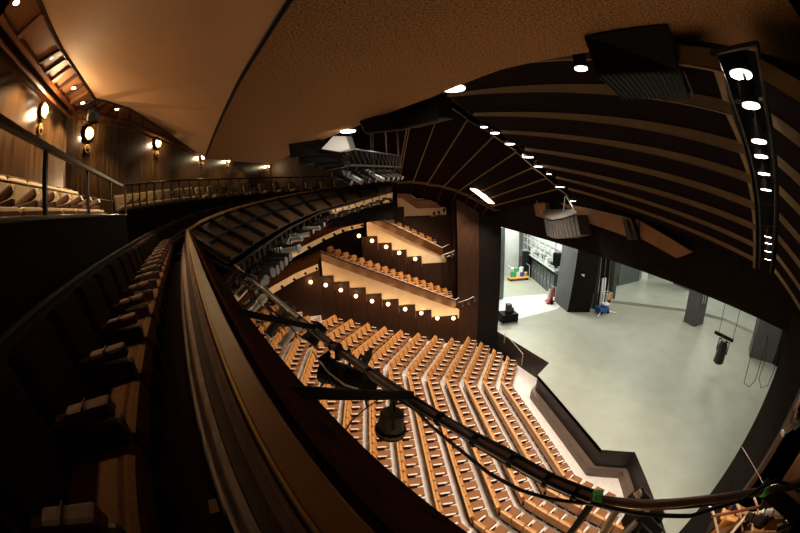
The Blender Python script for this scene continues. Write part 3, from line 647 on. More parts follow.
# ================================================================== STEPPED HALL CEILING
XK = [.2, 1.88, 2.0, 3.0, 3.97, 5.08, 6.08, 6.86, 7.55, 8.18, 8.8]
ZK = [16.9, 15.68, 15.6, 14.87, 14.1, 13.44, 12.78, 12.14, 11.7, 11.25, 10.85]
SK = [.38, .322, .32, .268, .223, .19, .166, .144, .142, .137, .132]
YA = 12.6
def yB(x): return .456 * x if x < 3 else 1.37 + (x - 3) * .326
def yB2(x): return .292 * x
def fin_line(k, ys, side):
    out = []
    for t in ys:
        y = t; z = ZK[k] - SK[k] * (YA - y) if y >= yB2(XK[k]) - .01 else ZK[k] - SK[k] * (YA - yB2(XK[k])) - .55 * (yB2(XK[k]) - y)
        out.append(Vector((XK[k], y if side > 0 else 2 * YA - y, z)))
    return out
def fin_panel(k, outer, side):
    xa, xb = XK[k], XK[k + 1]
    if outer: ya, yb = [yB2(xa), yB2(xa) - 1, yB2(xa) - 2.5], [yB2(xb), yB2(xb) - 1, yB2(xb) - 2.5]
    else:
        n = 8; ya = [lerp(YA - .45, yB(xa), i / n) for i in range(n + 1)]; yb = [lerp(YA - .45, yB(xb), i / n) for i in range(n + 1)]
    A = fin_line(k, ya, side); B = [p + Vector((0, 0, (.12 if k < 7 else .09) if side > 0 else .05)) for p in fin_line(k + 1, yb, side)]
    q = MB(); q.loft(A, B, (0, 0, (.14 if k < 7 else .11) if side > 0 else .07), 0, 1)
    if not outer:                                      # pale end strip along the slot
        e = (A[-1] - A[-2]).normalized() * .08; up_ = Vector((0, 0, -.006))
        q.prism([A[-1] + up_, B[-1] + up_, B[-1] - e + up_, A[-1] - e + up_], (0, 0, -.012), 1)
        a0 = [p + Vector((-.002, 0, -.004)) for p in A]; q.sheet(a0, [p + Vector((.05, 0, 0)) for p in a0], (0, 0, -.012), 1)
    return struct('ceiling_panel', q, ['fin', 'fin_edge'], None, 'ceiling')
for k in range(0, 10):
    for side in (1, -1):
        if k > 1 or side < 0: fin_panel(k, False, side)
        if k > 1 or side < 0: fin_panel(k, True, side)
# slots: dark troughs with lighting rails
def slot(pts, w):
    q = MB()
    for i in range(len(pts) - 1):
        a, b = pts[i], pts[i + 1]; q.beam(a + Vector((0, 0, .75)), b + Vector((0, 0, .75)), w, .1)
    struct('ceiling_slot', q, 'black', None, 'ceiling')
    return pts
sA = [Vector((x, YA, z + .1)) for x, z in zip(XK, ZK)]
sB = [Vector((x, (yB(x) + yB2(x)) / 2, ZK[i] - SK[i] * (YA - (yB(x) + yB2(x)) / 2) + .05)) for i, x in enumerate(XK)]
sC = [Vector((p.x, 2 * YA - p.y, p.z)) for p in sB]
slot(sA, .9); slot(sB, .6); slot(sC, .6)
for s_, nm in ((sA, 'centre'), (sB, 'near'), (sC, 'far')):
    rl = thing('lighting_rail', f'dark ladder rail carrying downlights in the {nm} ceiling slot', 'rail', s_[2])
    for o in (-.2, .2):
        q = MB(); q.tube([p + Vector((0, o, .12)) for p in s_[2:]], .025, 6); q.build('rail', 'dark_steel', rl)
    for i in range(2, 10):
        q = MB(); q.bar(s_[i] + Vector((0, -.2, .12)), s_[i] + Vector((0, .2, .12)), .03, .03); q.build('rung', 'dark_steel', rl)
def downlight(p, dia, label, group, h=None, tilt=0):
    h = h or dia * .9
    t = thing('downlight', label, 'downlight', p, 0, group)
    q = MB(); q.tube([(0, 0, 0), (0, 0, h), (0, 0, h * 1.08)], [dia / 2, dia / 2, dia * .3], 16); q.tube([(0, 0, h), (0, 0, h + .3)], .02, 6); q.build('housing', 'black_gloss', t, local=True)
    q = MB(); q.cyl((0, 0, -.012), (0, 0, -.004), dia * .46, 16); q.build('lens', 'downlight', t, local=True)
    return t
def at_slot_x(px, py, s_):
    best = None
    for i in range(len(s_) - 1):
        for j in range(20):
            p = s_[i].lerp(s_[i + 1], j / 20); d = ray(px, py); e = (p - EYE).normalized(); err = (math.atan2(d.x, d.y) - math.atan2(e.x, e.y)) ** 2 + (math.asin(d.z) - math.asin(e.z)) ** 2
            if best is None or err < best[0]: best = (err, p)
    return atr(px, py, math.hypot(best[1].x, best[1].y))
BL = [(751, 105, .2), (759, 141, .22), (761, 156, .22), (764, 173.5, .22), (766, 189.5, .22), (768, 236.5, .2), (768.5, 243, .2), (768, 251, .2), (768, 259, .2)]
for i, (px, py, d) in enumerate(BL): downlight(at_slot_x(px, py, sB), d, f'white downlight in the near ceiling slot, {ORD[i + 1]} down from the soffit', 'downlights in the near slot')
AL = [(448, 101, .3), (484, 127, .4), (495, 133, .5), (510, 144, .55), (528, 157, .65), (539, 166.5, .6), (549, 174, .3), (560, 187, .55), (573, 201, .4)]
for i, (px, py, d) in enumerate(AL): downlight(at_slot_x(px, py, sA), d * .8, f'white downlight in the centre ceiling slot, {ORD[i]} down from the soffit', 'downlights in the centre slot', .12)
CLs = [(404, 139), (412, 143.5), (421, 148), (435, 154), (437, 173), (467, 168.5), (481, 178)]
for i, (px, py) in enumerate(CLs): downlight(at_slot_x(px, py, sC), .5, f'small white downlight in the far ceiling slot, {ORD[i]} down towards the stage', 'downlights in the far slot', .15)
q = MB(); pts = [aty(470, 189, 20.5), aty(488, 203, 20.5), aty(494, 204, 20.5), aty(479, 190, 20.5)]; q.prism(pts, (0, -.1, .05)); tag(q.build('light_panel', 'spot_glow'), 'glowing warm light panel where the far slot meets the stage wall', 'light')
SD = [(348, 131, .3), (453, 88, .32), (581, 68, .14), (741, 74, .26)]
for i, (px, py, d) in enumerate(SD):
    dd = ray(px, py); t = 2.92 / dd.dot(N); p = EYE + dd * t
    downlight(p, d, 'big white downlight hanging off the rough soffit edge, ' + ['beside the lantern cluster', 'above the centre slot', 'behind the large black loudspeaker', 'at the top of the near slot'][i], 'downlights along the soffit edge', .22)
# bulkhead over the stage and the hanging loudspeaker array
for pts, nm in (([(560, 203), (638, 220), (636, 240), (585, 222)], 1), ([(640, 221), (692, 252), (676, 258), (640, 238)], 2)):
    q = MB(); q.prism([atx(a, b, 9.1) for a, b in pts], (.12, 0, 0)); struct('wall_bulkhead', q, 'bulkhead', None, 'wall')
bt = thing('bulkhead_fixture', 'dark boxy fixture between the two brown bulkhead panels over the stage', 'fixture', atx(630, 228, 9.0))
q = MB(); q.prism([atx(a, b, 8.9) for a, b in ((622, 218), (631, 218), (638, 240), (627, 240))], (.2, 0, 0)); q.build('housing', 'black_gloss', bt)
q = MB(); q.tube([atx(626, 220, 8.85), atx(632, 239, 8.85)], .03, 6); q.build('rail', 'dark_steel', bt)
ar = thing('loudspeaker_array', 'grey-brown slatted loudspeaker array hanging above the stage front', 'speaker', atx(560, 222, 8.4))
topc = [atx(a, b, 8.4) for a, b in ((545, 219), (556, 221), (567, 219.5), (577, 215))]; botc = [atx(a, b, 8.4) for a, b in ((548, 236), (559, 238.5), (571, 238), (581, 235))]
bul = [0, -.22, -.22, 0]
topc = [p + Vector((b, 0, 0)) for p, b in zip(topc, bul)]; botc = [p + Vector((b, 0, 0)) for p, b in zip(botc, bul)]
q = MB(); q.loft(topc, botc, (.6, 0, 0)); q.build('cabinet', 'array_grey', ar)
q = MB()
for i in range(12):
    t = i / 11; a, b = pl_at(topc, t), pl_at(botc, t); q.bar(a + Vector((-.03, 0, 0)), b + Vector((-.03, 0, 0)), .05, .04)
q.build('grille', 'flat_grey', ar)
q = MB(); q.prism([topc[0] + Vector((0, 0, .06)), topc[1] + Vector((0, 0, .06)), topc[2] + Vector((0, 0, .06)), topc[3] + Vector((0, 0, .06)), atx(573, 210, 9.0), atx(543, 211, 9.0)], (0, 0, .06)); q.build('top_plate', 'array_top', ar)
for v0, v1 in (((541, 214), (535, 196)), ((563, 214), (565, 196)), ((575, 212), (566, 196))):
    q = MB(); q.tube([atx(*v0, 8.6), atx(*v1, 8.6)], .025, 5); q.build('hanger', 'steel', ar)
q = MB(); q.prism([atx(a, b, 9.0) for a, b in ((533, 201), (545, 203), (546, 219), (536, 216))], (.3, 0, 0)); tag(q.build('loudspeaker', 'bulkhead'), 'small brown loudspeaker box on the far side of the slatted array', 'speaker')

# black loudspeakers under the soffit
sp = thing('loudspeaker', 'large black loudspeaker hanging below the rough soffit, slatted grille underneath', 'speaker', atr(640, 60, 2.4))
T1, T2, B1, B2 = atz(583, 36, zs - .01), atz(668, 24, zs - .01), atr(596, 76, 2.42), atr(680, 73, 2.42)
F1, F2 = atr(621, 99, 2.85), atr(690, 99, 2.85)
tt1, tt2 = F1 + Vector((0, 0, .42)), F2 + Vector((0, 0, .42))
q = MB(); q.add([T1, T2, B2, B1, F1, F2, tt2, tt1], [(0, 1, 2, 3), (3, 2, 5, 4), (4, 5, 6, 7), (7, 6, 1, 0), (0, 3, 4, 7), (1, 6, 5, 2)]); q.build('cabinet', 'black', sp, bevel=.012)
q = MB()
for i in range(15):
    t = (i + .5) / 15; q.bar(B1.lerp(B2, t) + Vector((0, 0, -.006)), F1.lerp(F2, t) + Vector((0, 0, -.006)), .012, .012)
q.build('grille', 'black', sp)
q = MB(); q.tube([B2.lerp(F2, .3) + Vector((.04, 0, .1)), B2.lerp(F2, .6) + Vector((.08, 0, .02)), F2 + Vector((.05, 0, .05))], .014, 6); q.tube([F2 + Vector((.06, .0, .05)), F2 + Vector((.1, 0, .3)), T2 + Vector((.25, .1, .0))], .006, 5); q.build('bracket', 'dark_steel', sp)
s2 = thing('loudspeaker', 'wide black loudspeaker under the soffit edge, above the lantern cluster', 'speaker', atr(390, 115, 4.7))
q = MB()
pts = [(352, 108), (372, 97), (436, 96), (440, 118), (402, 128), (364, 133)]
q.prism([atr(a, b, 4.55 if a > 400 else 5.2) for a, b in pts], Vector((.35, .55, .12))); q.build('cabinet', 'black', s2, bevel=.02, seg=1)
q = MB(); q.tube([atr(366, 133, 4.9), atr(402, 129, 4.6), atr(438, 120, 4.3)], .02, 6); q.build('edge_trim', 'dark_steel', s2)
for i, (a, b, c, d) in enumerate(((288, 139, 340, 166), (297, 148, 343, 173), (313, 154, 343, 177), (322, 160, 345, 179))):
    q = MB(); r = 6.9 + .12 * i; top = 158 - i * -2
    q.prism([atr(a, b + 3, r), atr(a + 18, b - 4, r - .3), atr(c, b + 8 - i, r - .3), atr(c, d - 12, r), atr(a + 2, d - 8, r)], Vector((.1, .5, .05)))
    tag(q.build('line_array_box', 'black', bevel=.015, seg=1), f'black stepped loudspeaker box under the soffit, {ORD[i]} from the top of its stack', 'speaker', 'stepped loudspeaker stack')
q = MB(); q.prism([atr(321, 149, 6.6), atr(333, 136, 6.6), (atr(346, 136, 6.6)), atr(350, 149, 6.6), atr(340, 152, 6.6)], Vector((.1, .4, .05))); tag(q.build('reflector_panel', 'white', bevel=.01, seg=1), 'bright white panel lit by the downlight above the stepped speakers', 'panel')

# ------------------------------------------------------------------ theatre lanterns
def lantern(kind='profile', L=.55, r=.085):
    t = thing('stage_lantern', 'x', 'lantern')          # local: beam along +X, hanging from origin (clamp) downwards
    z = -.30
    q = MB()
    if kind == 'profile': q.tube([(-L * .5, 0, z), (-L * .42, 0, z), (-L * .1, 0, z), (-L * .1, 0, z), (L * .42, 0, z), (L * .5, 0, z)], [r * .7, r * 1.25, r * 1.3, r * .8, r * .8, r * .95], 12)
    else: q.tube([(-L * .5, 0, z), (-L * .45, 0, z), (L * .25, 0, z), (L * .5, 0, z)], [r * .8, r * 1.2, r * 1.25, r * 1.45], 14)
    q.build('housing', 'dark_steel' if kind == 'profile' else 'black', t, local=True)
    q = MB(); q.cyl((L * .5 + .002, 0, z), (L * .5 + .012, 0, z), r * (.8 if kind == 'profile' else 1.25), 14); q.build('lens', 'lens', t, local=True)
    q = MB(); w = r * 1.7; q.tube([(0, -w, z), (0, -w, -.1), (0, w, -.1), (0, w, z)], .012, 6); q.build('yoke', 'black', t, local=True)
    q = MB(); q.box((0, 0, -.06), (.05, .06, .12)); q.tube([(0, -.035, 0), (0, 0, .035), (0, .035, 0)], .014, 6); q.build('clamp', 'dark_steel', t, local=True)
    if kind != 'profile':
        for s_ in (1, -1):
            q = MB(); q.box((L * .52, 0, z + s_ * r * 1.5), (.012, r * 1.8, r * .5), Matrix.Rotation(.5 * s_, 3, 'Y')); q.build('barn_door', 'black', t, local=True)
    return t
def can_lantern():
    t = thing('stage_lantern', 'x', 'lantern')
    q = MB(); q.tube([(0, 0, -.13), (0, 0, -.16), (0, 0, -.30), (0, 0, -.36), (0, 0, -.365)], [.05, .085, .10, .112, .10], 18); q.build('housing', 'olive', t, local=True)
    q = MB(); q.tube([(0, 0, -.31), (0, 0, -.335)], .118, 18); q.build('front_ring', 'dark_steel', t, local=True)
    q = MB(); q.cyl((0, 0, -.367), (0, 0, -.372), .092, 18); q.build('lens', 'lens', t, local=True)
    q = MB(); q.tube([(0, -.125, -.22), (0, -.125, -.06), (0, .125, -.06), (0, .125, -.22)], .012, 6); q.build('yoke', 'black', t, local=True)
    q = MB(); q.box((0, 0, -.03), (.05, .06, .08)); q.build('clamp', 'dark_steel', t, local=True)
    return t
lant = {'can': can_lantern(), 'profile': lantern('profile'), 'fresnel': lantern('fresnel', .32, .095), 'silver': lantern('profile', .62, .08)}
for ch in lant['silver'].children:
    if ch.name.startswith('housing'): ch.data.materials[0] = M['steel']
used = set()
def put_lantern(kind, p, rz, tilt, label, group, s=1):
    o = lant[kind] if kind not in used else copy_tree(lant[kind]); used.add(kind)
    o.location = p; o.rotation_euler = (0, R_(tilt), R_(rz)); o.scale = (s, s, s); tag(o, label, 'lantern', group); return o

# ------------------------------------------------------------------ the lighting bar along our gallery front
near_bar = [G(7.68, 1.11, 9.7), G(5, 1.12, 9.7), G(3.35, 1.12, 9.7), G(2.18, 1.11, 9.7), G(1.52, 1.11, 9.7), G(1.06, 1.12, 9.7), G(.67, 1.12, 9.7), G(.34, 1.11, 9.7), G(.1, 1.12, 9.7), G(-.17, 1.2, 9.7), G(-.52, 1.35, 9.7), G(-.89, 1.49, 9.7), G(-1.4, 1.66, 9.7), G(-2.4, 2.1, 9.7)]
lb = thing('lighting_bar', 'long dark lighting bar with taped cables running below the gallery rail', 'lighting bar', near_bar[3])
q = MB(); q.tube(near_bar, .026, 10); q.build('bar', 'pipe', lb, smooth=True)
for i, (dx, dz, r, m) in enumerate(((.035, .01, .014, 'cable'), (-.03, .022, .012, 'cable'), (.0, -.035, .013, 'cable'))):
    q = MB(); q.tube([p + N * (dx + .008 * math.sin(3 * j + i)) + Vector((0, 0, dz + .006 * math.cos(2.3 * j + i))) for j, p in enumerate(near_bar[1:(14 if i == 2 else 9)])], r, 6); q.build('bundled_cable', m, lb, smooth=True)
q = MB(); q.tube(back_pipe, .035, 8); q.build('curved_bar', 'dark_steel', lb, smooth=True)
for v_, ob in (((262, 388.5), (1.42, 1.13, 9.74)), ((222, 308), (2.95, 1.13, 9.74)), ((205, 258), (5.9, 1.13, 9.74))):
    q = MB(); q.beam(atz(*v_, 10.40), G(*ob), .03, .05); q.build('bracket_arm', 'black_cloth', lb)
q = MB(); q.bar(G(.08, 1.14, 9.69), G(.1, 1.08, 9.2), .035, .035); q.build('drop_arm', 'black', lb)
for a, o in ((.075, 1.13), ):
    q = MB(); q.tube([G(a + .02, o - .01, 9.71), G(a - .02, o + .01, 9.71)], .042, 10); q.build('green_tape', 'green_tape', lb)
q = MB(); q.tube([G(-1.0, 1.525, 9.70), G(-1.04, 1.535, 9.70)], .036, 10); q.build('green_tape', 'green_tape', lb)
for j in range(9):
    p = pl_at(near_bar[2:9], j / 8.5); q = MB(); q.tube([p - U * .012, p + U * .012], .045, 8); q.build('tape_band', 'black', lb)
# sagging loose cable and curling cable at the right
q = MB(); q.tube([atz(a, b, 9.66) for a, b in ((404, 397), (430, 425), (460, 450), (490, 474), (520, 490), (550, 499), (580, 503), (605, 503))], .011, 6); tag(q.build('loose_cable', 'cable'), 'black cable sagging below the lighting bar over the stalls', 'cable')
q = MB(); q.tube([atz(a, b, 9.75) for a, b in ((590, 503), (640, 514), (690, 516), (715, 508), (742, 500), (760, 488), (775, 481), (788, 484), (800, 492))], .012, 6); tag(q.build('loose_cable', 'cable'), 'dark cable looping along the bar near the green tape by the stage', 'cable')
q = MB(); q.tube([atz(a, b, 9.6) for a, b in ((313, 352), (328, 372), (345, 385), (358, 389))], .008, 6); tag(q.build('loose_cable', 'cable_pale'), 'thin pale cable looping over the near lanterns', 'cable')
q = MB(); q.tube([atz(a, b, 9.3) for a, b in ((378, 400), (366, 408), (352, 420), (343, 434))], .007, 6); tag(q.build('loose_cable', 'cable'), 'thin black cable dangling past the bracket arm over the stalls', 'cable')
grp = 'lanterns on the lighting bar'
nb_ = lambda a, o=1.11: G(a, o, 9.68)
put_lantern('can', atz(396, 420, 9.45) + Vector((0, 0, .23)), 0, 8, 'olive-black can lantern hanging lens down beside the first bracket arm', grp, 1.0)
v_ = atz(326, 374, 9.42) - atz(368, 386, 9.42)
put_lantern('fresnel', atz(343, 379, 9.42) + Vector((0, 0, .33)), math.degrees(math.atan2(v_.y, v_.x)), -6, 'black lantern facing us just beyond the first bracket arm', grp, 1.0)
put_lantern('fresnel', atz(372, 383, 9.42) + Vector((0, 0, .3)), 10, 30, 'black lantern turned to the stage behind the one facing us', grp, 1.0)
put_lantern('fresnel', atz(305, 346, 9.4) + Vector((0, 0, .3)), 215, 40, 'dark lantern pointing down between the first and second bracket arms', grp, .8)
put_lantern('silver', nb_(3.5, .95), 235, 30, 'pale metal lantern beyond the second bracket arm', grp, .7)
put_lantern('profile', nb_(4.2, .95), 225, 35, 'dark lantern hanging third along beyond the second bracket arm', grp)
put_lantern('silver', nb_(4.9, .9), 240, 25, 'pale metal lantern midway to the far corner of the bar', grp, .7)
put_lantern('profile', nb_(5.6, .95), 200, 30, 'dark lantern hanging just before the third bracket arm', grp)
put_lantern('profile', nb_(6.6, 1.0), 230, 30, 'dark lantern hanging near the corner of the bar', grp)
NB = 24
for i in range(NB):
    t = .04 + .92 * i / (NB - 1); p = pl_at(back_pipe, t) + Vector((0, 0, -.03)); kind = 'silver' if i in (7, 9, 10, 12) else 'profile'
    put_lantern(kind, p, -8 + random.uniform(-14, 10), -6 + random.uniform(-6, 10), f'{"pale silver" if kind == "silver" else "dark"} lantern on the curved back bar, {ORD[i]} from its corner', 'lanterns on the curved back bar', 1.75 if i < 9 else 1.3 if i < 14 else 1.0)
    q_ = p
for t in (.25, .42, .55): light('bar_glow', 'POINT', pl_at(back_pipe, t) + Vector((.3, -.3, .9)), 6, (1, .85, .65), .06)
# lantern cluster on a bridge far under the soffit
tA, tB = atr(343, 160, 9.2), atr(402, 164, 15)
tr_ = thing('lighting_truss', 'dark ladder truss of the lantern cluster under the far soffit', 'truss', tA)
for dz_ in (0, -.5):
    q = MB(); q.tube([tA + Vector((0, 0, .35 + dz_)), tB + Vector((0, 0, .35 + dz_))], .035, 6); q.build('chord', 'dark_steel', tr_)
q = MB()
for i in range(14):
    a = tA.lerp(tB, i / 14); b = tA.lerp(tB, (i + 1) / 14); q.tube([a + Vector((0, 0, .35)), b + Vector((0, 0, -.15))], .02, 5); q.bar(a + Vector((0, 0, .35)), a + Vector((0, 0, -.15)), .03, .03)
q.build('lattice', 'dark_steel', tr_)
for i in range(4):
    p = tA.lerp(tB, .1 + .27 * i); q = MB(); q.tube([p + Vector((0, 0, .35)), p + Vector((0, 0, 3.5))], .03, 5); q.build('hanger', 'dark_steel', tr_)
for i in range(9):
    p = tA.lerp(tB, (i + .4) / 9) + Vector((0, 0, -.17)); put_lantern('silver' if i in (1, 4) else 'profile', p, -20 + random.uniform(-10, 10), 30, f'{"pale" if i in (1, 4) else "dark"} lantern on the ladder truss under the soffit, {ORD[i]} from the speaker stack', 'lanterns on the ladder truss', 1.2)
for t in (.1, .35, .62): light('cluster_light', 'SPOT', atr(348, 132.5, 5.6), 22, (1, .9, .75), .1, atr(335, 150, 6.3), 100) if t == .1 else None; light('truss_glow', 'POINT', tA.lerp(tB, t) + Vector((.1, -.7, .55)), 6, (.9, 1, .9), .05)
# pale bell-shaped fixture below the far slot
q = MB(); pts = [(394, 168), (402, 160), (412, 163), (418, 167), (400, 169)]; q.prism([aty(a, b, 22) for a, b in pts], (0, .5, 0)); tag(q.build('small_canopy', 'bulkhead'), 'small tan canopy under the far end of the ceiling', 'canopy')
q = MB()
for i in range(4): q.box(aty(404 + 7 * i, 180 - i, 29.3), (.5, .2, 3.2))
struct('trim_10', q, 'fin_edge')

# ================================================================== GALLERY SEATS
ang = math.atan2(N.y, N.x)
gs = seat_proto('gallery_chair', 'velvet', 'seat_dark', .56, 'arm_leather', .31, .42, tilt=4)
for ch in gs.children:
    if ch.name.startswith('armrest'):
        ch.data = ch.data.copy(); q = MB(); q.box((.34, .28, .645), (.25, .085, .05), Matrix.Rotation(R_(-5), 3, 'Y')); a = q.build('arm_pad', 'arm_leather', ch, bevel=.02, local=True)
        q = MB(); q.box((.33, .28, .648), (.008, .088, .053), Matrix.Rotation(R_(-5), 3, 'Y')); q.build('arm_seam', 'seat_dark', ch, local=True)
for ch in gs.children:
    if ch.name.startswith('backrest'): ch.data.materials[0] = M['velvet_shaded']
gs.rotation_euler = (0, 0, ang)
cnt = 0
for i in range(18):
    a = .62 + .56 * i - .9
    o = gs if i == 0 else copy_tree(gs); o.location = G(a, -.92, ZF); cnt += 1
    tag(o, f'dark brown velvet front-row gallery seat, {ORD[i]} from our end of the row', 'seat', 'front row gallery seats')
def place_along(proto, path, n, off, z, t0, t1, labf, grp, scale=1, first=True):
    for i in range(n):
        t = lerp(t0, t1, i / max(1, n - 1)); p = pl_at(path, t); d = (pl_at(path, min(1, t + .02)) - pl_at(path, max(0, t - .02))); d.z = 0; d.normalize(); nr = Vector((d.y, -d.x, 0))
        o = proto if (i == 0 and first) else copy_tree(proto)
        o.location = Vector((p.x, p.y, p.z + z)) + nr * off; o.rotation_euler = (0, 0, math.atan2(nr.y, nr.x)); o.scale = (scale,) * 3; tag(o, labf(i), 'seat', grp)
place_along(gs, far_rail, 18, -1.25, -.85, .03, .75, lambda i: f'dark gallery seat behind the curved back rail, {ORD[i]} from the rail corner', 'seats behind the curved back rail', 1, False)
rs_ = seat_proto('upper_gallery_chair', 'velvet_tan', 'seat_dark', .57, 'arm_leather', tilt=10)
rs_.rotation_euler = (0, 0, ang)
for ch in rs_.children:
    if ch.name.startswith('armrest'):
        q = MB(); q.box((.27, .285, .61), (.40, .07, .10), Matrix.Rotation(R_(-16), 3, 'Y')); ch.data = q.build('tmp_arm', 'arm_leather', bevel=.03, local=True).data
        bpy.data.objects.remove([o for o in bpy.data.objects if o.name.startswith('tmp_arm')][0])
def number_text(s, parent, loc, rot, size):
    c = bpy.data.curves.new('number', 'FONT'); c.body = s; c.size = size; c.align_x = 'CENTER'; c.align_y = 'CENTER'; c.extrude = .002; c.offset = .006
    o = bpy.data.objects.new('seat_number', c); COL.objects.link(o); c.materials.append(M['plate'])
    bpy.context.view_layer.update(); me = bpy.data.meshes.new_from_object(o.evaluated_get(bpy.context.evaluated_depsgraph_get())); bpy.data.objects.remove(o)
    o = bpy.data.objects.new('seat_number', me); COL.objects.link(o); o.parent = parent; o.location = loc; o.rotation_euler = rot; return o
NRS = 11
for i in range(NRS):
    a = 2.02 + .565 * (i - 3) - .285
    o = rs_ if i == 0 else copy_tree(rs_); o.location = G(a, -2.12, 10.83)
    tag(o, f'tan upper gallery seat with brown armrest beside the wooden rear wall, {ORD[i]} from our end', 'seat', 'upper gallery seats by the near rear wall')
rear_seats = [o for o in COL.objects if o.name.startswith('upper_gallery_chair')]
for i, o in enumerate(sorted(rear_seats, key=lambda o: o.location.y)):
    arm = [c for c in o.children if c.name.startswith('armrest')][0]
    if i >= 4 and i < 11: number_text(str(20 - i), arm, (.485, .285, .672), (R_(66), 0, R_(90)), .092)
place_along(rs_, P2, 22, -1.0, -1.10, .05, .93, lambda i: f'small tan seat behind the far upper gallery rail, {ORD[i]} from the wall corner', 'upper gallery seats along the far curve', 1, False)

# ================================================================== SCONCES AND DOWNLIGHTS IN THE GALLERY
def sconce(p, nrm, label, s=1, e=30):
    t = thing('wall_sconce', label, 'sconce', p)
    z = Vector((0, 0, 1)); 
    q = MB(); q.cyl(p, p + nrm * .05 * s, .16 * s, 18); q.build('backplate', 'brass_lamp', t)
    q = MB(); q.tube([p + nrm * .05 * s, p + nrm * .1 * s, p + nrm * .13 * s], [.115 * s, .10 * s, .03 * s], 16); q.build('lamp_glass', 'sconce_glass', t, smooth=True)
    q = MB()
    for k in range(20):
        a0, a1 = 2 * math.pi * k / 20, 2 * math.pi * (k + 1) / 20; tx = nrm.cross(z)
        q.tube([p + nrm * .05 * s + (tx * math.cos(a) + z * math.sin(a)) * .15 * s for a in (a0, a1)], .02 * s, 6)
    q.build('bezel', 'brass_lamp', t)
    d = thing('wall_medallion', label.replace('glowing round brass wall sconce', 'round brass medallion below the sconce'), 'medallion', p - z * .36 * s)
    q = MB(); c = p - z * .36 * s; q.cyl(c, c + nrm * .03 * s, .11 * s, 16); q.build('disc', 'brass_lamp', d)
    q = MB(); q.cyl(c + nrm * .03 * s, c + nrm * .04 * s, .07 * s, 16); q.build('boss', 'black_gloss', d)
    q = MB(); q.box(c + nrm * .045 * s, (.05 * s, .05 * s, .05 * s), nrm.to_track_quat('X', 'Z').to_matrix() @ Matrix.Rotation(R_(45), 3, 'X')); q.build('diamond', 'brass_lamp', d)
    light('sconce_light', 'POINT', p + nrm * (.19 * s), e * .8, (1, .72, .40), .08)
def near_wall_pt(px, py): d = ray(px, py); t = -2.58 / d.dot(N); return EYE + d * t
sconce(near_wall_pt(42.5, 111), N, 'glowing round brass wall sconce on the near rear wall beside the dark rail', .8, 60)
for (px, py, s), lab in zip(((88, 134, 1.45), (157, 143.5, 1.35), (202, 157, 1.1), (228, 161, .8), (268, 166.5, .8)), ('first on the far rear wall from the corner', 'second on the far rear wall from the corner', 'third on the far rear wall from the corner', 'fourth on the far rear wall from the corner', 'last on the far rear wall, under the soffit')):
    sconce(atx(px, py, -9.45), Vector((1, 0, 0)), 'glowing round brass wall sconce, ' + lab, s, 190)
for i, (px, py) in enumerate(((17, 1), (51, 56), (74, 87), (83, 102), (117, 108.5))):
    p = atz(px, py, zc - .02)
    t = thing('ceiling_spot', f'tiny glaring recessed spot in the coffered strip, {ORD[i]} from our end', 'spotlight', p, 0, 'recessed spots in the coffers')
    q = MB(); q.tube([p + Vector((0, 0, .0)), p + Vector((0, 0, -.02))], [.06, .055], 12); q.build('rim', 'brass_lamp', t)
    q = MB(); q.cyl(p + Vector((0, 0, -.021)), p + Vector((0, 0, -.024)), .042, 12); q.build('bulb', 'star', t)
    light('coffer_spot', 'SPOT', p + Vector((0, 0, -.06)), 330, (1, .72, .38), .03, p + Vector((-.25, -.1, -2)), 110, .5)
for a in (): light('coffer_spot', 'SPOT', G(a, -2.2, zc - .08), 230, (1, .72, .38), .03, G(a, -2.4, 11), 110, .5)
pj = atz(94, 108, zc - .1)
t = thing('small_projector', 'small black lantern fixed where the coffered strip turns', 'lantern', pj)
q = MB(); q.box(pj - Vector((0, 0, .16)), (.2, .28, .26), Matrix.Rotation(.5, 3, 'Z')); q.build('housing', 'black', t, bevel=.02)
q = MB(); q.cyl(pj + Vector((.08, -.08, -.2)), pj + Vector((.2, -.2, -.26)), .09, 12); q.build('lens_tube', 'black_gloss', t)
q = MB(); q.bar(pj - Vector((0, 0, .1)), pj + Vector((0, 0, .1)), .03, .03); q.build('bracket', 'black', t)

for y in (8.5, 12, 15.5, 19, 23): light('wall_washer', 'SPOT', Vector((-8.0, y, 14.6)), 420, (1, .74, .42), .05, Vector((-8.9, y, 11)), 100, .6)
# cream band of our own level under the curved bar
up_b = [atr(332, 210.5, 15.6), atr(355, 203.5, 17.6), atr(375, 197.5, 19.8), atr(393, 192.5, 22)]; lo_b = [atr(334, 216, 15.6), atr(357, 210, 17.6), atr(377, 204.5, 19.8), atr(392, 202, 22)]
q = MB(); q.sheet(up_b, lo_b, (-.15, .1, 0)); struct('wall_gallery_back', q, 'cream')
for i in range(5):
    p = pl_at(lo_b, .1 + .2 * i).lerp(pl_at(up_b, .1 + .2 * i), .4) + Vector((.12, -.12, 0)); q = MB(); q.cyl(p, p + Vector((.1, -.12, -.16)), .11, 8)
    tag(q.build('small_spotlight', 'black'), f'small black spot on the cream band of the top balcony, {ORD[i]} from us', 'spotlight', 'small spots on the cream bands')
    light('band_light', 'POINT', p + Vector((.5, -.4, .1)), 9, (1, .72, .38), .05)

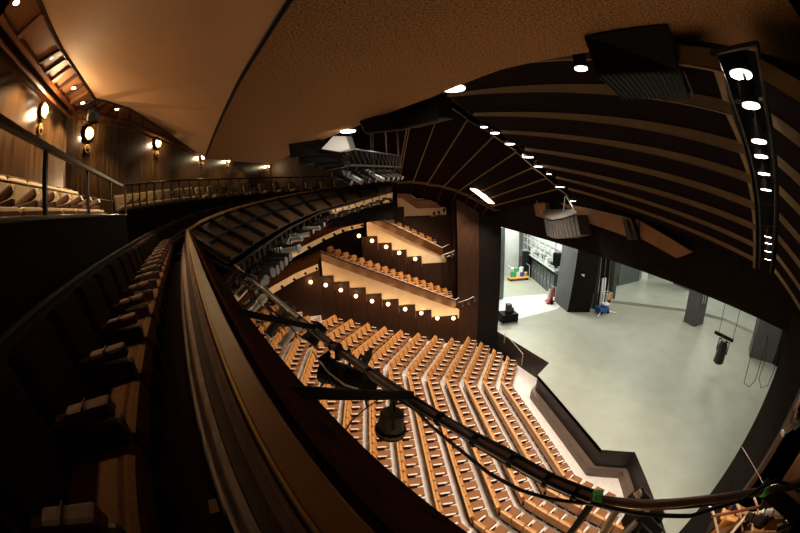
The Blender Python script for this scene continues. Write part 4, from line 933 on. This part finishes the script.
# ================================================================== SIDE BALCONY SEATS
bs_ = seat_proto('balcony_chair', 'seat_back', 'seat_wood', .5, 'seat_wood')
bfirst = True
for n, f, side, ks in ((1, Vector, 'far', range(16)), (2, Vector, 'far', range(8)), (2, mirt, 'near', range(5, 8))):
    T = TIER[n]; lv = {1: 'lowest', 2: 'middle'}[n]
    for i in ks:
        x = -3.55 + .585 * i if n == 1 else .2 + .585 * i
        for j in range(2):
            o = bs_ if bfirst else copy_tree(bs_); bfirst = False
            p = Vector((x + .15 + .08 * j, T['y'] + .52 + (.5 if n == 1 else .6) * j, T['z'](min(x, T['x1'])) - .42)); o.location = f(p); o.rotation_euler = (0, 0, R_(-38 if side == 'far' else 38)); o.scale = (.88,) * 3
            tag(o, f'{("front", "rear")[j]} orange seat of the {ORD[i]} pair on the {lv} {side} balcony, counted from the back', 'seat', f'seats on the {lv} {side} balcony')

# near end of the upper circle, just below our bar
e0, e1, e2 = atz(728, 536, 6.7), atz(742, 521, 6.75), atz(806, 493, 6.6)
nr_ = thing('balcony_rail', 'wooden trough rail at the stage end of the near upper circle, under the bar', 'rail', e1)
q = MB(); q.tube([e0, e1, e2], .045, 8); q.build('top_rail', 'seat_wood', nr_)
q = MB(); q.sheet([e0 + Vector((0, 0, -.05)), e1 + Vector((0, 0, -.05)), e2 + Vector((0, 0, -.05))], [e0 + Vector((.1, .25, -.6)), e1 + Vector((.15, .25, -.6)), e2 + Vector((0, .25, -.6))], (.02, .02, 0)); q.build('front_panel', 'wood_front', nr_)
f0, f1 = atz(712, 516, 6.9), atz(760, 506, 6.9)
q = MB(); q.tube([f0, f1], .03, 6); q.build('front_bar', 'red_trim', nr_)
for px in (714, 738, 757):
    p = f0.lerp(f1, (px - 712) / 48); q = MB(); q.tube([p + Vector((-.1, .2, .15)), p, p + Vector((.25, -.5, -.5))], .022, 6); q.build('stay', 'arm_pale', nr_)
for i, (px, py) in enumerate(((712, 533), (728, 529), (752, 523), (772, 514))):
    o = copy_tree(bs_); o.location = atz(px, py + 9, 5.55); o.rotation_euler = (0, 0, R_(30)); tag(o, f'orange seat at the stage end of the near upper circle, {ORD[i]} from the stage', 'seat', 'seats at the near upper circle end')
for i, (px, py) in enumerate(((764, 500), (779, 497), (793, 512), (785, 522))):
    put_lantern('silver' if i % 2 else 'profile', atz(px, py, 8.0 - .2 * i), 60 + 30 * i, 35, f'{"pale" if i % 2 else "dark"} lantern clustered at the stage end under our bar, {ORD[i]} from the tape', 'lanterns at the near stage end', .9)
q = MB(); q.bar(atz(762, 485, 8.9), atz(812, 530, 8.9), .12, .12); tag(q.build('support_beam', 'black'), 'black steel beam passing under the bar at the near stage end', 'beam')
put_lantern('profile', atr(797, 412, 6.0), 150, 20, 'dark lantern on the near side wall above the bar', 'lanterns at the near stage end', 1.0)
end_bracket(atz(617, 524, 9.12), 'pale tangle of brackets and small lamps under the green-taped bar', .26, R_(60))
light('near_tier_fill', 'POINT', atz(770, 520, 6.9) + Vector((.3, .2, .9)), 28, (1, .75, .45), .1)  # fill lights added to brighten the near tier, no fixture there
light('near_tier_fill', 'POINT', atz(800, 460, 8.3) + Vector((.8, .8, 0)), 18, (1, .8, .55), .1)

# ================================================================== LIGHTS
WH = (1, .86, .70)
for x, y, w_ in ((13.5, 12, .75), (20, 8, .9), (21, 18, 1.1), (30, 12, 1.2), (28, 26, 1.6), (42, 24, 2.2)):
    light('stage_worklight', 'AREA', (x + 1, y, 13.5), 620 * w_, (1, 1, .88), 5)
light('wing_worklight', 'AREA', (14.2, 31, 12), 2000, (.97, 1, .93), 4)
light('wing_worklight', 'AREA', (16, 37, 12), 1500, (.97, 1, .93), 3)
for i, p in enumerate((sA[3], sA[4], sA[5], sA[6])): light('slot_spot', 'SPOT', p + Vector((0, 0, -.2)), 2000, WH, .15, p + Vector((-2.0, 0, -12)), 120, .7)
for i, p in enumerate(sB[4:10:2]): light('slot_spot', 'SPOT', p + Vector((0, 0, -.2)), 1150, WH, .15, p + Vector((-2.0, 5, -12)), 110, .7)
for i, p in enumerate(sC[4:10:2]): light('slot_spot', 'SPOT', p + Vector((0, 0, -.2)), 1150, WH, .15, p + Vector((-2.5, -2, -12)), 110, .7)
W = bpy.data.worlds.new('world'); SC.world = W; W.use_nodes = True
W.node_tree.nodes['Background'].inputs[0].default_value = (.02, .014, .01, 1); W.node_tree.nodes['Background'].inputs[1].default_value = .05

# ================================================================== STALLS SEATS (only those the gallery leaves in sight)
bpy.context.view_layer.update()
dg = bpy.context.evaluated_depsgraph_get()
ss = seat_proto('stalls_chair', 'seat_fabric', 'seat_wood', .6, 'arm_pale', .42, .62)  # pale armrest colour stands in for light on their tops
for ch in ss.children:
    if ch.name.startswith('backrest'): ch.data.materials[0] = M['seat_back']
cand = []
for k in range(NR):
    z = zfl(k); x = xrow(k)
    h = hw(k); n = int((2 * h - .1) / .6)
    for i in range(n):
        cand.append((k, 'centre', i, n, Vector((x, YC + h - .05 - (2 * h - .1) * (i + .5) / n, z)), 0.0))
    L = side_len(k); n2 = int((L - .1) / .6)
    for i in range(n2):
        s = .10 + (L - .1) * (i + .5) / n2
        b1 = Vector((x, YC + h, z)); cand.append((k, 'far', n2 - 1 - i, n2, b1 + sdir * s, -SIDE))
        b2 = Vector((x, YC - h, z)); cand.append((k, 'near', n2 - 1 - i, n2, b2 + Vector((sdir.x, -sdir.y, 0)) * s, SIDE))
vis, also = [], []
EYES = [EYE] + [EYE + N * a + U * b + Vector((0, 0, c)) for a, b, c in ((.5, 0, .2), (.5, -.4, .35), (.35, .5, .2), (-.3, 0, .3))]
for c in cand:
    p = c[4]
    if p.x < -4 and p.y > 22.9: continue
    for e_i, eye in enumerate(EYES):                   # in sight from the photograph's place, or from a step beside it
        ok = False
        for off in ((0, 0, .85), (.3, 0, .5), (0, .5, .85), (0, -.5, .85), (-.5, 0, .85), (.6, 0, .5)):
            t = p + Vector(off); u_, v_ = pix(t - eye + EYE)
            if not (-6 < u_ < 806 and -6 < v_ < 540): continue
            d = t - eye; hit, loc, *_ = SC.ray_cast(dg, eye + d.normalized() * .05, d.normalized(), distance=d.length - .9)
            if not hit: ok = True; break
        if ok: break
    if ok: (vis if e_i == 0 else also).append(((p - EYE).length, c))
vis.sort(key=lambda a: a[0]); 
n_ind = min(300, len(vis)); vis = vis + also
first = True
for dist, (k, blk, i, n, p, rz) in vis[:n_ind]:
    o = ss if first else copy_tree(ss); first = False
    o.location = p; o.rotation_euler = (0, 0, rz)
    where = f'{ORD[i]} from the {blk} side wall' if blk != 'centre' else f'{ORD[i]} from the far bend'
    tag(o, f'orange stalls seat in the {ORD[k]} row from the stage, {where}', 'seat', 'orange stalls seats')
rest = vis[n_ind:]
if rest:
    q = MB(); names = {'backrest': 4, 'cushion': 0, 'back_shell': 1, 'armrest': 2, 'pedestal': 3}
    for dist, (k, blk, i, n, p, rz) in rest:
        R3 = Matrix.Rotation(rz, 3, 'Z')
        for ch in ss.children:
            m = names[ch.name.split('.')[0]]; q.add([p + R3 @ v.co for v in ch.data.vertices], [tuple(f.vertices) for f in ch.data.polygons], m)
    tag(q.build('hidden_stalls_chairs', ['seat_fabric', 'seat_wood', 'arm_pale', 'seat_dark', 'seat_back']), 'further orange stalls seats mostly hidden beneath the gallery front and lighting bar', 'seats', None, 'stuff')

# ================================================================== RENDER LOOK
SC.view_settings.view_transform = 'Standard'; SC.view_settings.look = 'None'; SC.view_settings.gamma = 1; SC.view_settings.exposure = 0
SC.view_settings.use_curve_mapping = False
SC.cycles.max_bounces = 6; SC.cycles.diffuse_bounces = 3; SC.cycles.glossy_bounces = 3
SC.cycles.sample_clamp_indirect = 4
